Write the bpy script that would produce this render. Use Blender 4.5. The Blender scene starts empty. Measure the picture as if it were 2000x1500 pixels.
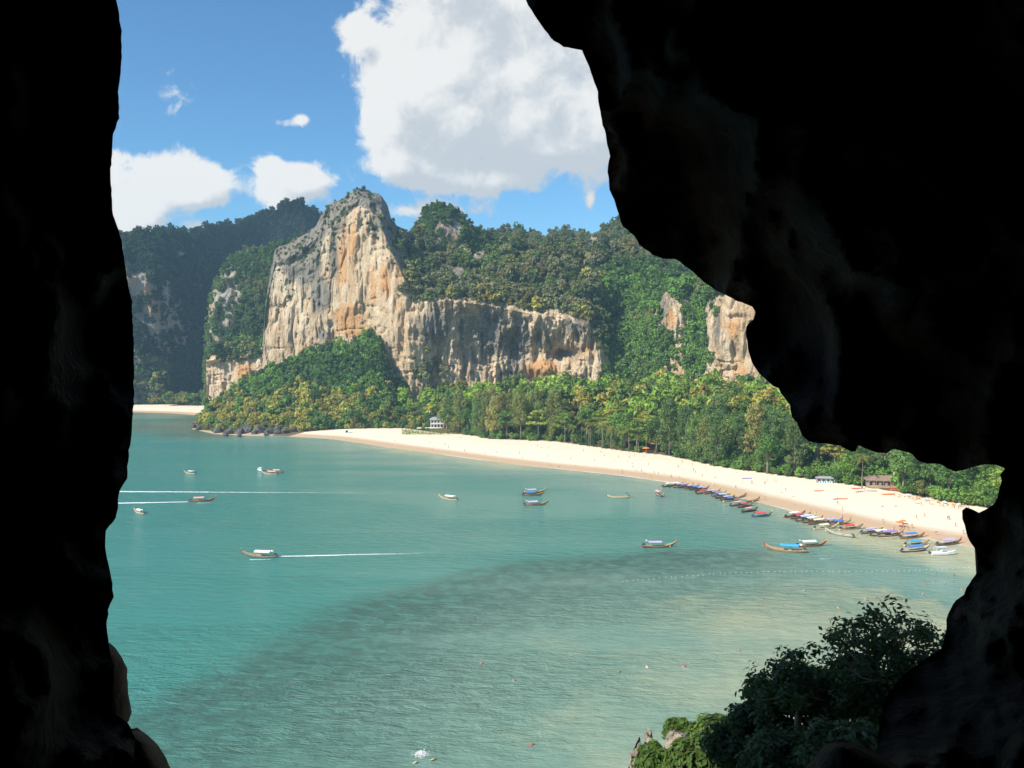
import bpy, bmesh, math, random
import numpy as np
from mathutils import Vector, Matrix, geometry

random.seed(7)
RNG = np.random.default_rng(7)
SC = bpy.context.scene
COL = SC.collection
R = math.radians

# ------------------------------------------------------------------ camera
EYE = 64.0            # metres above the sea
FPX = 1650.0          # focal length in pixels of the 2000 px wide photograph
PITCH = math.atan(60 / FPX)
cam_data = bpy.data.cameras.new("camera")
cam_data.sensor_width = 36.0
cam_data.lens = 36.0 * FPX / 2000.0
cam_data.clip_start = 0.05
cam_data.clip_end = 30000
cam = bpy.data.objects.new("camera", cam_data)
COL.objects.link(cam)
cam.location = (0, 0, EYE)
cam.rotation_euler = (math.pi / 2 - PITCH, 0, 0)
SC.camera = cam

# ------------------------------------------------------------------ light
SUN_AZ = math.atan2(-0.80, -0.60)      # the sun stands to the left and a little behind
SUN_EL = R(40)
SUN_DIR = Vector((math.sin(SUN_AZ) * math.cos(SUN_EL), math.cos(SUN_AZ) * math.cos(SUN_EL), math.sin(SUN_EL)))
sun_data = bpy.data.lights.new("sun", 'SUN')
sun_data.energy = 5.0
sun_data.angle = R(0.5)
sun_data.color = (1.0, 0.93, 0.80)
sun = bpy.data.objects.new("sun", sun_data)
COL.objects.link(sun)
sun.rotation_euler = (-SUN_DIR).to_track_quat('-Z', 'Y').to_euler()
sun.location = (0, 0, 400)

SC.view_settings.view_transform = 'Standard'
SC.view_settings.look = 'None'
SC.view_settings.exposure = 0.5
SC.view_settings.gamma = 1.0
SC.view_settings.use_curve_mapping = False
SC.cycles.max_bounces = 8
SC.cycles.diffuse_bounces = 4
SC.cycles.glossy_bounces = 3
SC.cycles.transparent_max_bounces = 8
SC.cycles.volume_bounces = 1
SC.cycles.use_denoising = True

world = bpy.data.worlds.new("World")
SC.world = world
world.use_nodes = True
world.cycles.sampling_method = 'MANUAL'
world.cycles.sample_map_resolution = 512
wt = world.node_tree
wt.nodes.clear()


class NT:
    """small helper to write node trees"""
    def __init__(s, tree):
        s.t = tree

    def n(s, typ, **kw):
        nd = s.t.nodes.new(typ)
        for k, v in kw.items():
            setattr(nd, k, v)
        return nd

    def link(s, a, b):
        s.t.links.new(a, b)

    def put(s, sock, v):
        if isinstance(v, bpy.types.NodeSocket):
            s.t.links.new(v, sock)
        else:
            sock.default_value = v

    def math(s, op, a, b=0.0, c=0.0, clamp=False):
        nd = s.n('ShaderNodeMath', operation=op, use_clamp=clamp)
        s.put(nd.inputs[0], a); s.put(nd.inputs[1], b); s.put(nd.inputs[2], c)
        return nd.outputs[0]

    def vmath(s, op, a, b=(0, 0, 0), out=0):
        nd = s.n('ShaderNodeVectorMath', operation=op)
        s.put(nd.inputs[0], a)
        s.put(nd.inputs[1], b)
        return nd.outputs[1] if op in ('LENGTH', 'DOT_PRODUCT', 'DISTANCE') else nd.outputs[0]

    def mix(s, f, a, b, blend='MIX'):
        nd = s.n('ShaderNodeMix', data_type='RGBA', blend_type=blend)
        s.put(nd.inputs[0], f)
        for k, v in ((6, a), (7, b)):
            if isinstance(v, tuple) and len(v) == 3:
                v = v + (1.0,)
            s.put(nd.inputs[k], v)
        return nd.outputs[2]

    def noise(s, vec, scale=1.0, detail=4.0, rough=0.55, dist=0.0, dim='3D'):
        nd = s.n('ShaderNodeTexNoise', noise_dimensions=dim)
        s.put(nd.inputs['Vector'], vec)
        nd.inputs['Scale'].default_value = scale
        nd.inputs['Detail'].default_value = detail
        nd.inputs['Roughness'].default_value = rough
        nd.inputs['Distortion'].default_value = dist
        return nd.outputs['Fac']

    def smooth(s, v, lo, hi, a=0.0, b=1.0):
        nd = s.n('ShaderNodeMapRange', interpolation_type='SMOOTHSTEP')
        s.put(nd.inputs[0], v)
        nd.inputs[1].default_value = lo; nd.inputs[2].default_value = hi
        nd.inputs[3].default_value = a; nd.inputs[4].default_value = b
        return nd.outputs[0]

    def attr(s, name, typ='GEOMETRY', out='Fac'):
        nd = s.n('ShaderNodeAttribute', attribute_name=name, attribute_type=typ)
        return nd.outputs[out]


def pix_dir(px, py):
    a = (px - 1000) / FPX; b = (750 - py) / FPX
    cp, sp = math.cos(PITCH), math.sin(PITCH)
    v = Vector((a, cp + b * sp, -sp + b * cp))
    return v.normalized()


# cloud field: cumulus heaps at compass bearings / elevations, edges broken by noise
def cloud_group():
    g = bpy.data.node_groups.new("cloud_density", 'ShaderNodeTree')
    g.interface.new_socket("Vector", in_out='INPUT', socket_type='NodeSocketVector')
    g.interface.new_socket("Density", in_out='OUTPUT', socket_type='NodeSocketFloat')
    g.interface.new_socket("Soft", in_out='OUTPUT', socket_type='NodeSocketFloat')
    T = NT(g)
    gi = T.n('NodeGroupInput'); go = T.n('NodeGroupOutput')
    v = gi.outputs[0]
    heaps = [(700, 62, 62, 48, 1), (770, 150, 85, 80, 1), (760, 245, 82, 80, 1), (800, 330, 100, 62, 1),
             (880, 90, 150, 140, 1.2), (910, 240, 180, 120, 1.2), (950, 358, 120, 36, 1), (1080, 150, 160, 160, 1.2),
             (1110, 280, 130, 85, 1), (1190, 90, 160, 170, 1.2), (1330, 120, 220, 210, 1.2), (1030, -80, 230, 150, 1.2),
             (840, -90, 160, 120, 1), (590, 233, 22, 15, .75), (553, 240, 40, 14, .45), (1153, 390, 17, 30, .7),
             (325, 332, 84, 52, 1), (410, 352, 84, 46, 1), (292, 395, 78, 62, 1), (240, 440, 60, 50, 1), (380, 385, 70, 26, .7),
             (200, 330, 60, 60, 1), (556, 352, 70, 46, 1), (608, 350, 66, 38, 1), (548, 392, 60, 34, .8), (530, 328, 30, 30, .8),
             (850, 412, 130, 26, .8), (420, 442, 90, 14, .6), (380, 198, 22, 10, .22)]
    best = None
    for (px, py, rx, ry, w) in heaps:
        d = pix_dir(px, py)
        az = math.atan2(d.x, d.y); el = math.asin(d.z)
        q = T.vmath('SUBTRACT', v, (az, el, 0))
        q = T.vmath('MULTIPLY', q, (FPX / rx, FPX / ry, 0))
        L2 = T.vmath('DOT_PRODUCT', q, q)
        val = T.math('MULTIPLY', T.math('EXPONENT', T.math('MULTIPLY', L2, -1.9)), w)
        best = val if best is None else T.math('ADD', best, val)
    best = T.math('MULTIPLY_ADD', best, 1.25, -0.42)
    heap = T.math('MINIMUM', best, 1.6)
    # the rest of the sky: the same scattered cumulus, from a broad noise
    sep = T.n('ShaderNodeSeparateXYZ'); T.link(v, sep.inputs[0])
    far = T.noise(v, 2.6, 2.0, 0.5)
    far = T.math('MULTIPLY_ADD', far, 6.0, -3.3)
    side = T.smooth(T.math('ABSOLUTE', sep.outputs[0]), 0.50, 0.62)
    up = T.smooth(sep.outputs[1], 0.50, 0.62)
    m = T.math('MAXIMUM', side, up)
    far = T.math('SUBTRACT', T.math('ADD', far, 1.2), T.math('MULTIPLY', T.math('SUBTRACT', 1.0, m), 9.0))
    far = T.math('SUBTRACT', far, 1.2)
    best = T.math('MAXIMUM', best, far)
    best = T.math('MINIMUM', best, 0.95)
    heap = T.math('MAXIMUM', heap, far)
    n1 = T.noise(v, 12.0, 5.0, 0.55, 0.3)
    n2 = T.noise(v, 30.0, 7.0, 0.66, 0.5)
    e = T.math('MULTIPLY_ADD', n1, 2.0, -1.0)
    e = T.math('ADD', e, T.math('MULTIPLY_ADD', n2, 1.9, -0.93))
    T.link(T.math('ADD', best, e), go.inputs[0])
    e1 = T.math('MULTIPLY_ADD', n1, 2.0, -1.0)
    T.link(T.math('ADD', T.math('MULTIPLY', heap, 0.8), T.math('ADD', e1, T.math('MULTIPLY_ADD', n2, 0.8, -0.4))), go.inputs[1])
    return g


CG = cloud_group()
W = NT(wt)
w_out = W.n('ShaderNodeOutputWorld')
bg = W.n('ShaderNodeBackground')
sky = W.n('ShaderNodeTexSky', sky_type='NISHITA')
sky.sun_disc = False
sky.sun_elevation = SUN_EL
sky.sun_rotation = SUN_AZ % (2 * math.pi)
sky.altitude = 0
sky.air_density = 1.0
sky.dust_density = 0.25
sky.ozone_density = 2.5
SKY_STRENGTH = 0.10
tc = W.n('ShaderNodeTexCoord')
sp = W.n('ShaderNodeSeparateXYZ'); W.link(tc.outputs['Generated'], sp.inputs[0])
az = W.math('ARCTAN2', sp.outputs[0], sp.outputs[1])
el = W.math('ARCSINE', sp.outputs[2])
cb = W.n('ShaderNodeCombineXYZ'); W.link(az, cb.inputs[0]); W.link(el, cb.inputs[1])


def cloud_at(off):
    nd = W.n('ShaderNodeGroup'); nd.node_tree = CG
    W.link(W.vmath('ADD', cb.outputs[0], off), nd.inputs[0])
    return nd.outputs


d0, s0 = cloud_at((0, 0, 0))
d1 = cloud_at((-0.016, 0.022, 0))[1]
d2 = cloud_at((-0.03, 0.07, 0))[1]
cmask = W.smooth(d0, -0.04, 0.52)
lit = W.math('MULTIPLY_ADD', W.math('SUBTRACT', s0, d1), 0.70, 0.56)
lit = W.math('ADD', lit, W.math('MULTIPLY', W.math('SUBTRACT', s0, d2), 0.34), clamp=True)
thick = W.smooth(d0, 0.1, 1.2)
ccol = W.mix(W.smooth(lit, 0.25, 0.95), (4.2, 4.55, 4.85), (6.5, 6.5, 6.35))
horizon_fade = W.smooth(el, -0.02, 0.03)
cmask = W.math('MULTIPLY', W.math('MULTIPLY', cmask, 0.96), horizon_fade)
skycol = W.mix(1.0, sky.outputs[0], (0.60, 0.95, 1.12), 'MULTIPLY')
W.link(W.mix(cmask, skycol, ccol), bg.inputs[0])
bg.inputs[1].default_value = SKY_STRENGTH
W.link(bg.outputs[0], w_out.inputs[0])

# ------------------------------------------------------------------ pixel <-> place
CP, SP = math.cos(PITCH), math.sin(PITCH)


def P(px, py, D):
    """world points seen at photo pixel (px,py) standing D metres ahead of the camera"""
    px = np.asarray(px, float); py = np.asarray(py, float); D = np.asarray(D, float)
    a = (px - 1000) / FPX; b = (750 - py) / FPX
    y = CP + b * SP; z = -SP + b * CP
    t = D / y
    return np.stack(np.broadcast_arrays(a * t, D + 0 * t, EYE + z * t), -1)


def G(px, py, z0=0.0):
    """the place on level z0 seen at the pixel"""
    a = (px - 1000) / FPX; b = (750 - py) / FPX
    y = CP + b * SP; z = -SP + b * CP
    t = (z0 - EYE) / z
    return (a * t, y * t)


def to_px(p):
    x, y, z = p[..., 0], p[..., 1], p[..., 2] - EYE
    f = y * CP - z * SP; u = y * SP + z * CP
    return 1000 + FPX * x / f, 750 - FPX * u / f


# ------------------------------------------------------------------ numpy noise
def _h(i, j, k, seed):
    h = (i.astype(np.int64) * 374761393 + j.astype(np.int64) * 668265263 + k.astype(np.int64) * 2147483647 + seed * 974634777) & 0xFFFFFFFF
    h = ((h ^ (h >> 13)) * 1274126177) & 0xFFFFFFFF
    h = ((h ^ (h >> 16)) * 2246822519) & 0xFFFFFFFF
    return ((h ^ (h >> 15)) & 0xFFFFFF) / float(0xFFFFFF)


def vn(x, y, z=0.0, seed=0):
    x, y, z = np.broadcast_arrays(np.asarray(x, float), np.asarray(y, float), np.asarray(z, float))
    i, j, k = np.floor(x), np.floor(y), np.floor(z)
    f, g, h = x - i, y - j, z - k
    f = f * f * f * (f * (f * 6 - 15) + 10); g = g * g * g * (g * (g * 6 - 15) + 10); h = h * h * h * (h * (h * 6 - 15) + 10)
    r = 0
    for a in (0, 1):
        for b in (0, 1):
            for c in (0, 1):
                r = r + _h(i + a, j + b, k + c, seed) * (f if a else 1 - f) * (g if b else 1 - g) * (h if c else 1 - h)
    return r


def fbm(x, y, z=0.0, seed=0, octv=4, gain=0.5):
    """about -1..1"""
    s, a, n = 0, 1.0, 0
    for o in range(octv):
        s = s + a * (vn(np.asarray(x) * 2 ** o, np.asarray(y) * 2 ** o, np.asarray(z) * 2 ** o, seed + o * 17) * 2 - 1)
        n += a; a *= gain
    return s / n


def sstep(x, a, b):
    t = np.clip((np.asarray(x, float) - a) / (b - a), 0, 1)
    return t * t * (3 - 2 * t)


# ------------------------------------------------------------------ mesh helpers
def mesh_np(name, v, faces, smooth=True, attrs=None):
    """faces: list of (M,k) int arrays"""
    if isinstance(faces, np.ndarray):
        faces = [faces]
    faces = [f for f in faces if len(f)]
    me = bpy.data.meshes.new(name)
    v = np.asarray(v, np.float32)
    me.vertices.add(len(v)); me.vertices.foreach_set('co', v.ravel())
    li = np.concatenate([f.ravel() for f in faces]).astype(np.int32)
    tot = np.concatenate([np.full(len(f), f.shape[1], np.int32) for f in faces])
    st = np.concatenate([[0], np.cumsum(tot)[:-1]]).astype(np.int32)
    me.loops.add(len(li)); me.loops.foreach_set('vertex_index', li)
    me.polygons.add(len(tot)); me.polygons.foreach_set('loop_start', st)
    me.update(calc_edges=True)
    me.polygons.foreach_set('use_smooth', np.full(len(tot), smooth))
    for k, a in (attrs or {}).items():
        a = np.asarray(a, np.float32)
        if a.ndim == 2:
            at = me.attributes.new(k, 'FLOAT_COLOR', 'POINT')
            if a.shape[1] == 3:
                a = np.concatenate([a, np.ones((len(a), 1), np.float32)], 1)
            at.data.foreach_set('color', a.ravel())
        else:
            at = me.attributes.new(k, 'FLOAT', 'POINT')
            at.data.foreach_set('value', a)
    me.validate()
    return me


def grid_faces(nu, nv):
    i = np.arange(nu * nv).reshape(nv, nu)
    return np.stack([i[:-1, :-1], i[:-1, 1:], i[1:, 1:], i[1:, :-1]], -1).reshape(-1, 4)


def obj(name, me, mat=None, parent=None):
    o = bpy.data.objects.new(name, me)
    COL.objects.link(o)
    if mat is not None and me is not None:
        if not me.materials:
            me.materials.append(mat)
        elif me.materials[0] != mat:
            o.material_slots[0].link = 'OBJECT'
            o.material_slots[0].material = mat
    if parent is not None:
        o.parent = parent
    return o


def tag(o, label=None, cat=None, group=None, kind=None):
    if label: o["label"] = label
    if cat: o["category"] = cat
    if group: o["group"] = group
    if kind: o["kind"] = kind
    return o


def empty(name, loc=(0, 0, 0), rz=0.0):
    o = bpy.data.objects.new(name, None)
    COL.objects.link(o)
    o.location = loc; o.rotation_euler = (0, 0, rz)
    o.empty_display_size = 0.2
    return o


class MB:
    """collects simple shapes into one mesh"""
    def __init__(s):
        s.v = []; s.f = []

    def add(s, vs, fs):
        b = len(s.v)
        s.v.extend([tuple(x) for x in vs]); s.f.extend([tuple(i + b for i in q) for q in fs])
        return s

    def box(s, c, d, rz=0.0, taper=1.0):
        x, y, z = (q / 2 for q in d)
        vs = []
        for sz in (-1, 1):
            k = taper if sz > 0 else 1
            for sx, sy in ((-1, -1), (1, -1), (1, 1), (-1, 1)):
                px, py = sx * x * k, sy * y * k
                vs.append((c[0] + px * math.cos(rz) - py * math.sin(rz), c[1] + px * math.sin(rz) + py * math.cos(rz), c[2] + sz * z))
        return s.add(vs, [(0, 3, 2, 1), (4, 5, 6, 7), (0, 1, 5, 4), (1, 2, 6, 5), (2, 3, 7, 6), (3, 0, 4, 7)])

    def tube(s, pts, rad, n=6):
        pts = [Vector(p) for p in pts]
        if not isinstance(rad, (list, tuple)):
            rad = [rad] * len(pts)
        vs = []; fs = []
        ref = Vector((0, 0, 1)) if abs((pts[-1] - pts[0]).normalized().z) < 0.9 else Vector((1, 0, 0))
        for i, p in enumerate(pts):
            d = (pts[min(i + 1, len(pts) - 1)] - pts[max(i - 1, 0)]).normalized()
            a = d.cross(ref).normalized(); b = d.cross(a)
            for k in range(n):
                t = 2 * math.pi * k / n
                vs.append(p + (a * math.cos(t) + b * math.sin(t)) * rad[i])
        for i in range(len(pts) - 1):
            for k in range(n):
                fs.append((i * n + k, i * n + (k + 1) % n, (i + 1) * n + (k + 1) % n, (i + 1) * n + k))
        fs.append(tuple(range(n))[::-1]); fs.append(tuple((len(pts) - 1) * n + k for k in range(n)))
        return s.add(vs, fs)

    def mesh(s, name, smooth=False):
        me = bpy.data.meshes.new(name)
        me.from_pydata(s.v, [], s.f)
        if smooth:
            me.polygons.foreach_set('use_smooth', [True] * len(me.polygons))
        me.update()
        return me


# ------------------------------------------------------------------ materials
def mat_new(name):
    m = bpy.data.materials.new(name)
    m.use_nodes = True
    t = NT(m.node_tree)
    b = m.node_tree.nodes['Principled BSDF']
    return m, t, b


def mat_plain(name, col, rough=0.6, var=0.12, scale=6.0, metal=0.0):
    """painted / worn surface: slight blotches of its own colour"""
    m, t, b = mat_new(name)
    tcn = t.n('ShaderNodeTexCoord')
    n = t.noise(tcn.outputs['Object'], scale, 5, 0.6)
    c0 = tuple(c * (1 - var) for c in col); c1 = tuple(min(1, c * (1 + var)) for c in col)
    t.link(t.mix(t.smooth(n, 0.3, 0.7), c0, c1), b.inputs['Base Color'])
    b.inputs['Roughness'].default_value = rough
    b.inputs['Metallic'].default_value = metal
    return m


def mat_leaf(name, mode, col=(0.05, 0.09, 0.025), hue=0.03, val=0.35):
    m, t, b = mat_new(name)
    oi = t.n('ShaderNodeObjectInfo')
    if mode == 'instancer':
        base = t.mix(1.0, t.attr('tint', 'INSTANCER', 'Color'), (1.30, 1.26, 1.0), 'MULTIPLY')
    elif mode == 'object':
        base = oi.outputs['Color']
    else:
        base = col + (1.0,)
    gm = t.n('ShaderNodeNewGeometry')
    hs = t.n('ShaderNodeHueSaturation')
    rnd = gm.outputs['Random Per Island']
    hs.inputs['Saturation'].default_value = 1.0
    t.link(t.math('MULTIPLY_ADD', rnd, hue * 2, 0.5 - hue), hs.inputs['Hue'])
    t.link(t.math('MULTIPLY_ADD', rnd, val * 2, 1.0 - val), hs.inputs['Value'])
    t.put(hs.inputs['Color'], base)
    b.inputs['Roughness'].default_value = 0.55
    b.inputs['Specular IOR Level'].default_value = 0.3
    t.link(hs.outputs[0], b.inputs['Base Color'])
    tr = t.n('ShaderNodeBsdfTranslucent')
    t.link(t.mix(1.0, hs.outputs[0], (1.1, 1.25, 0.5), 'MULTIPLY'), tr.inputs[0])
    mx = t.n('ShaderNodeMixShader'); mx.inputs[0].default_value = 0.38
    t.link(b.outputs[0], mx.inputs[1]); t.link(tr.outputs[0], mx.inputs[2])
    t.link(mx.outputs[0], m.node_tree.nodes['Material Output'].inputs[0])
    return m


M_LEAF_I = mat_leaf('leaf_hillside', 'instancer')
M_LEAF_O = mat_leaf('leaf_tree', 'object')
M_BARK = mat_plain('bark', (0.20, 0.16, 0.12), 0.9, 0.3, 3)

# =================================================================== SETTING
# ------------------------------------------------------------------ shore and land outlines (plan)
shore_px = [(-400, 782), (0, 788), (150, 801), (255, 805), (330, 807), (400, 812), (396, 823), (374, 838), (420, 848), (480, 851), (560, 852),
            (640, 857), (700, 865), (760, 874), (850, 886), (950, 900), (1050, 912), (1150, 922), (1230, 931), (1300, 941),
            (1380, 957), (1450, 974), (1540, 996), (1620, 1015), (1700, 1033), (1780, 1048), (1890, 1066), (1960, 1084)]
SHORE = np.array([G(*p) for p in shore_px] + [(190, 225), (200, 150), (150, 105), (90, 74), (40, 62), (0, 54), (-60, 40), (-200, 30), (-520, 10)])
LAND = np.concatenate([SHORE, np.array([(-520, -600), (2500, -600), (2500, 2600), (-1000, 2600), (-1000, 1500)])])
veg_px = [(545, 851), (600, 842), (660, 840), (720, 838), (780, 838), (800, 841), (850, 848), (910, 852), (950, 860), (1080, 865), (1200, 882), (1300, 894), (1400, 915), (1500, 930),
          (1600, 943), (1690, 956), (1750, 967), (1850, 986), (1960, 1004), (2100, 1030)]
VEG = np.array([G(px, py, 2.2) for px, py in veg_px])
VEGLAND = np.concatenate([VEG, np.array([(420, 250), (2500, 200), (2500, 2600), (-800, 2600), (-300, 900)])])


def inside(poly, x, y):
    x = np.asarray(x); y = np.asarray(y); r = np.zeros(x.shape, bool)
    n = len(poly)
    for i in range(n):
        x0, y0 = poly[i]; x1, y1 = poly[(i + 1) % n]
        if y0 == y1: continue
        c = ((y0 > y) != (y1 > y)) & (x < (x1 - x0) * (y - y0) / (y1 - y0) + x0)
        r ^= c
    return r


def dist_line(line, x, y):
    d = np.full(np.shape(x), 1e9)
    for (x0, y0), (x1, y1) in zip(line[:-1], line[1:]):
        dx, dy = x1 - x0, y1 - y0
        t = np.clip(((x - x0) * dx + (y - y0) * dy) / (dx * dx + dy * dy + 1e-9), 0, 1)
        d = np.minimum(d, np.hypot(x - x0 - t * dx, y - y0 - t * dy))
    return d


def land_height(x, y):
    x = np.asarray(x, float); y = np.asarray(y, float)
    s = dist_line(SHORE, x, y); ins = inside(LAND, x, y)
    v = np.where(inside(VEGLAND, x, y), dist_line(VEG, x, y), 0)
    z = 2.4 * sstep(s, 0, 55) + 0.35 * sstep(s, 0, 7) + np.minimum(0.085 * v, 20) * sstep(x + 0.12 * (y - 700), -130, -70)
    z = z + 0.12 * fbm(x / 9, y / 9, seed=3) * sstep(s, 4, 25)
    return np.where(ins, z, -0.05 * np.minimum(s, 200) - 0.02), s, ins, v


def axis(*segs):
    out = []
    for a, b, st in segs:
        out.append(np.arange(a, b, st))
    return np.concatenate(out)


gx = np.concatenate([axis((-6000, -900, 900), (-900, -460, 40), (-460, 300, 4), (300, 700, 40), (700, 6000, 900)), [6000]])
gy = np.concatenate([axis((-6000, -500, 900), (-500, 230, 20), (230, 960, 4), (960, 1300, 30), (1300, 6000, 800)), [6000]])
X, Y = np.meshgrid(gx, gy)
Z, S, INS, V = land_height(X, Y)
m_sand, t, b = mat_new('sand')
tcn = t.n('ShaderNodeTexCoord')
po = tcn.outputs['Object']
n1 = t.noise(po, 0.06, 5, 0.6); n2 = t.noise(po, 0.9, 4, 0.6); n3 = t.noise(po, 0.25, 6, 0.65)
sand = t.mix(n1, (0.71, 0.60, 0.455), (0.80, 0.695, 0.545))
sand = t.mix(t.smooth(n2, 0.54, 0.74, 0, 0.5), sand, (0.50, 0.38, 0.26))
damp = t.math('ADD', t.attr('wet'), t.math('MULTIPLY_ADD', n3, 0.4, -0.2))
sand = t.mix(t.smooth(damp, 0.15, 0.85), sand, (0.50, 0.345, 0.215))
litter = t.mix(n2, (0.16, 0.09, 0.045), (0.10, 0.085, 0.04))
lf = t.math('ADD', t.attr('litter'), t.math('MULTIPLY_ADD', n3, 0.9, -0.45))
t.link(t.mix(t.smooth(lf, 0.35, 0.6), sand, litter), b.inputs['Base Color'])
b.inputs['Roughness'].default_value = 0.9
bp = t.n('ShaderNodeBump'); bp.inputs['Strength'].default_value = 0.5; bp.inputs['Distance'].default_value = 0.3
t.link(n2, bp.inputs['Height']); t.link(bp.outputs[0], b.inputs['Normal'])
wet = np.where(INS, 1 - sstep(S, 3, 26), 1)
me = mesh_np('ground', np.stack([X, Y, Z], -1).reshape(-1, 3), grid_faces(len(gx), len(gy)), True,
             {'wet': wet.ravel(), 'litter': np.maximum(sstep(V, 0.5, 6), sstep(Y, 1000, 1030)).ravel()})
tag(obj('ground', me, m_sand), kind='structure')

# ------------------------------------------------------------------ sea
wx = np.concatenate([axis((-6000, -900, 600), (-900, 420, 7), (420, 6000, 900)), [6000]])
wy = np.concatenate([axis((-6000, 0, 900), (0, 1100, 6), (1100, 6000, 800)), [6000]])
X, Y = np.meshgrid(wx, wy)
S = dist_line(SHORE, X, Y)
sh_beach = dist_line(SHORE[9:28], X, Y)
PX, PY = to_px(np.stack([X, np.maximum(Y, 5), 0 * X], -1))
# the seagrass flat: a bed whose outer edge runs obliquely across the bay
edge = np.array([G(*p) for p in [(-200, 1520), (120, 1440), (260, 1380), (420, 1290), (560, 1215), (700, 1165), (850, 1125), (1000, 1098), (1130, 1082), (1260, 1072)]])
reef_poly = np.concatenate([edge, np.array([G(1500, 1075), (120, 190), (230, 150), (200, 40), (-300, 30)])])
de = dist_line(edge, X, Y); inr = inside(reef_poly, X, Y)
sd = np.where(inr, de, -de)
sd = sd + 5 * fbm(X / 22, Y / 22, seed=5) + 4 * fbm(X / 7, Y / 7, seed=6)
grass = sstep(sd, -2, 8) * (0.26 + 0.62 * (1 - sstep(sd, 8, 75)))
# sandy shallows: the beach apron and the near right corner of the bay
near_sh = (1 - sstep(sh_beach, 0, 70))
corner = sstep(PX + 0.25 * (PY - 1050), 1050, 1900) * sstep(PY, 960, 1100) * (Y > 20)
depth_and_reflection = 1.0 - 0.62 * near_sh - 0.36 * corner
mid = np.exp(-((PX - 760) / 230.0) ** 2) * (1 - sstep(PY, 1000, 1180)) * 0.25  # pale upright band: the cliff's reflection put into the water colour
depth_and_reflection = np.where(sd > 0, np.minimum(depth_and_reflection, 1 - 0.56 * sstep(sd, -10, 60) - 0.16 * corner), depth_and_reflection)
depth_and_reflection = np.clip(depth_and_reflection - mid * (Y > 20) - 0.25 * sstep(PX, 560, 1100) * (Y > 20) + 0.08 * fbm(X / 60, Y / 60, seed=8), 0, 1)
pointd = (1 - sstep(np.hypot((X + 345) * 0.8, Y - 745), 45, 115))
murk = pointd * (0.6 + 0.4 * fbm(X / 16, Y / 16, seed=9)); murk = np.clip(np.maximum(murk, 0.9 * (1 - sstep(dist_line(SHORE[3:9], X, Y), 10, 60))), 0, 1)
m_sea, t, b = mat_new('sea_water')
tcn = t.n('ShaderNodeTexCoord'); po = tcn.outputs['Object']
nA = t.noise(po, 0.03, 5, 0.55); nB = t.noise(po, 0.22, 6, 0.62, 0.6); nC = t.noise(po, 0.9, 3, 0.6)
dep = t.math('ADD', t.attr('depth_and_reflection'), t.math('MULTIPLY_ADD', nA, 0.36, -0.18))
ramp = t.n('ShaderNodeValToRGB')
cr = ramp.color_ramp
cr.elements[0].position = 0.0; cr.elements[0].color = (0.45, 0.46, 0.30, 1)
cr.elements[1].position = 1.0; cr.elements[1].color = (0.054, 0.228, 0.196, 1)
for p, c in ((0.18, (0.190, 0.320, 0.255)), (0.42, (0.160, 0.290, 0.240)), (0.70, (0.100, 0.262, 0.218))):
    e = cr.elements.new(p); e.color = c + (1,)
t.link(dep, ramp.inputs[0])
gr = t.math('MULTIPLY', t.attr('grass'), t.math('MULTIPLY_ADD', t.smooth(nB, 0.36, 0.62), 0.50, 0.42), clamp=True)
gcol = t.mix(nA, (0.030, 0.092, 0.080), (0.070, 0.125, 0.098))
wc = t.mix(gr, ramp.outputs[0], gcol)
wc = t.mix(t.math('MULTIPLY', t.attr('murk'), .75), wc, (0.105, 0.120, 0.058))
t.link(wc, b.inputs['Base Color'])
b.inputs['Roughness'].default_value = 0.16
b.inputs['IOR'].default_value = 1.33
mp = t.n('ShaderNodeMapping'); mp.inputs['Rotation'].default_value = (0, 0, R(18)); mp.inputs['Scale'].default_value = (0.55, 1.3, 1)
t.link(po, mp.inputs[0])
w1 = t.noise(mp.outputs[0], 0.34, 6, 0.62, 0.3)
w2 = t.noise(mp.outputs[0], 1.7, 3, 0.6)
hgt = t.math('ADD', t.math('MULTIPLY', w1, 1.0), t.math('MULTIPLY', w2, 0.25))
pm = t.n('ShaderNodeMapping'); pm.inputs['Rotation'].default_value = (0, 0, R(12)); pm.inputs['Scale'].default_value = (0.35, 1.4, 1); t.link(po, pm.inputs[0])
lane = t.noise(pm.outputs[0], 0.014, 5, 0.6, 0.8)
patch = t.smooth(lane, 0.38, 0.62, 0.35, 1.0)
t.link(t.smooth(lane, 0.40, 0.62, 0.10, 0.24), b.inputs['Roughness'])
bp = t.n('ShaderNodeBump'); bp.inputs['Distance'].default_value = 1.7
t.link(patch, bp.inputs['Strength'])
t.link(hgt, bp.inputs['Height']); t.link(bp.outputs[0], b.inputs['Normal'])
me = mesh_np('sea', np.stack([X, Y, 0 * X], -1).reshape(-1, 3), grid_faces(len(wx), len(wy)), True,
             {'depth_and_reflection': depth_and_reflection.ravel(), 'grass': grass.ravel(), 'murk': murk.ravel()})
tag(obj('sea', me, m_sea), kind='structure')

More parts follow.
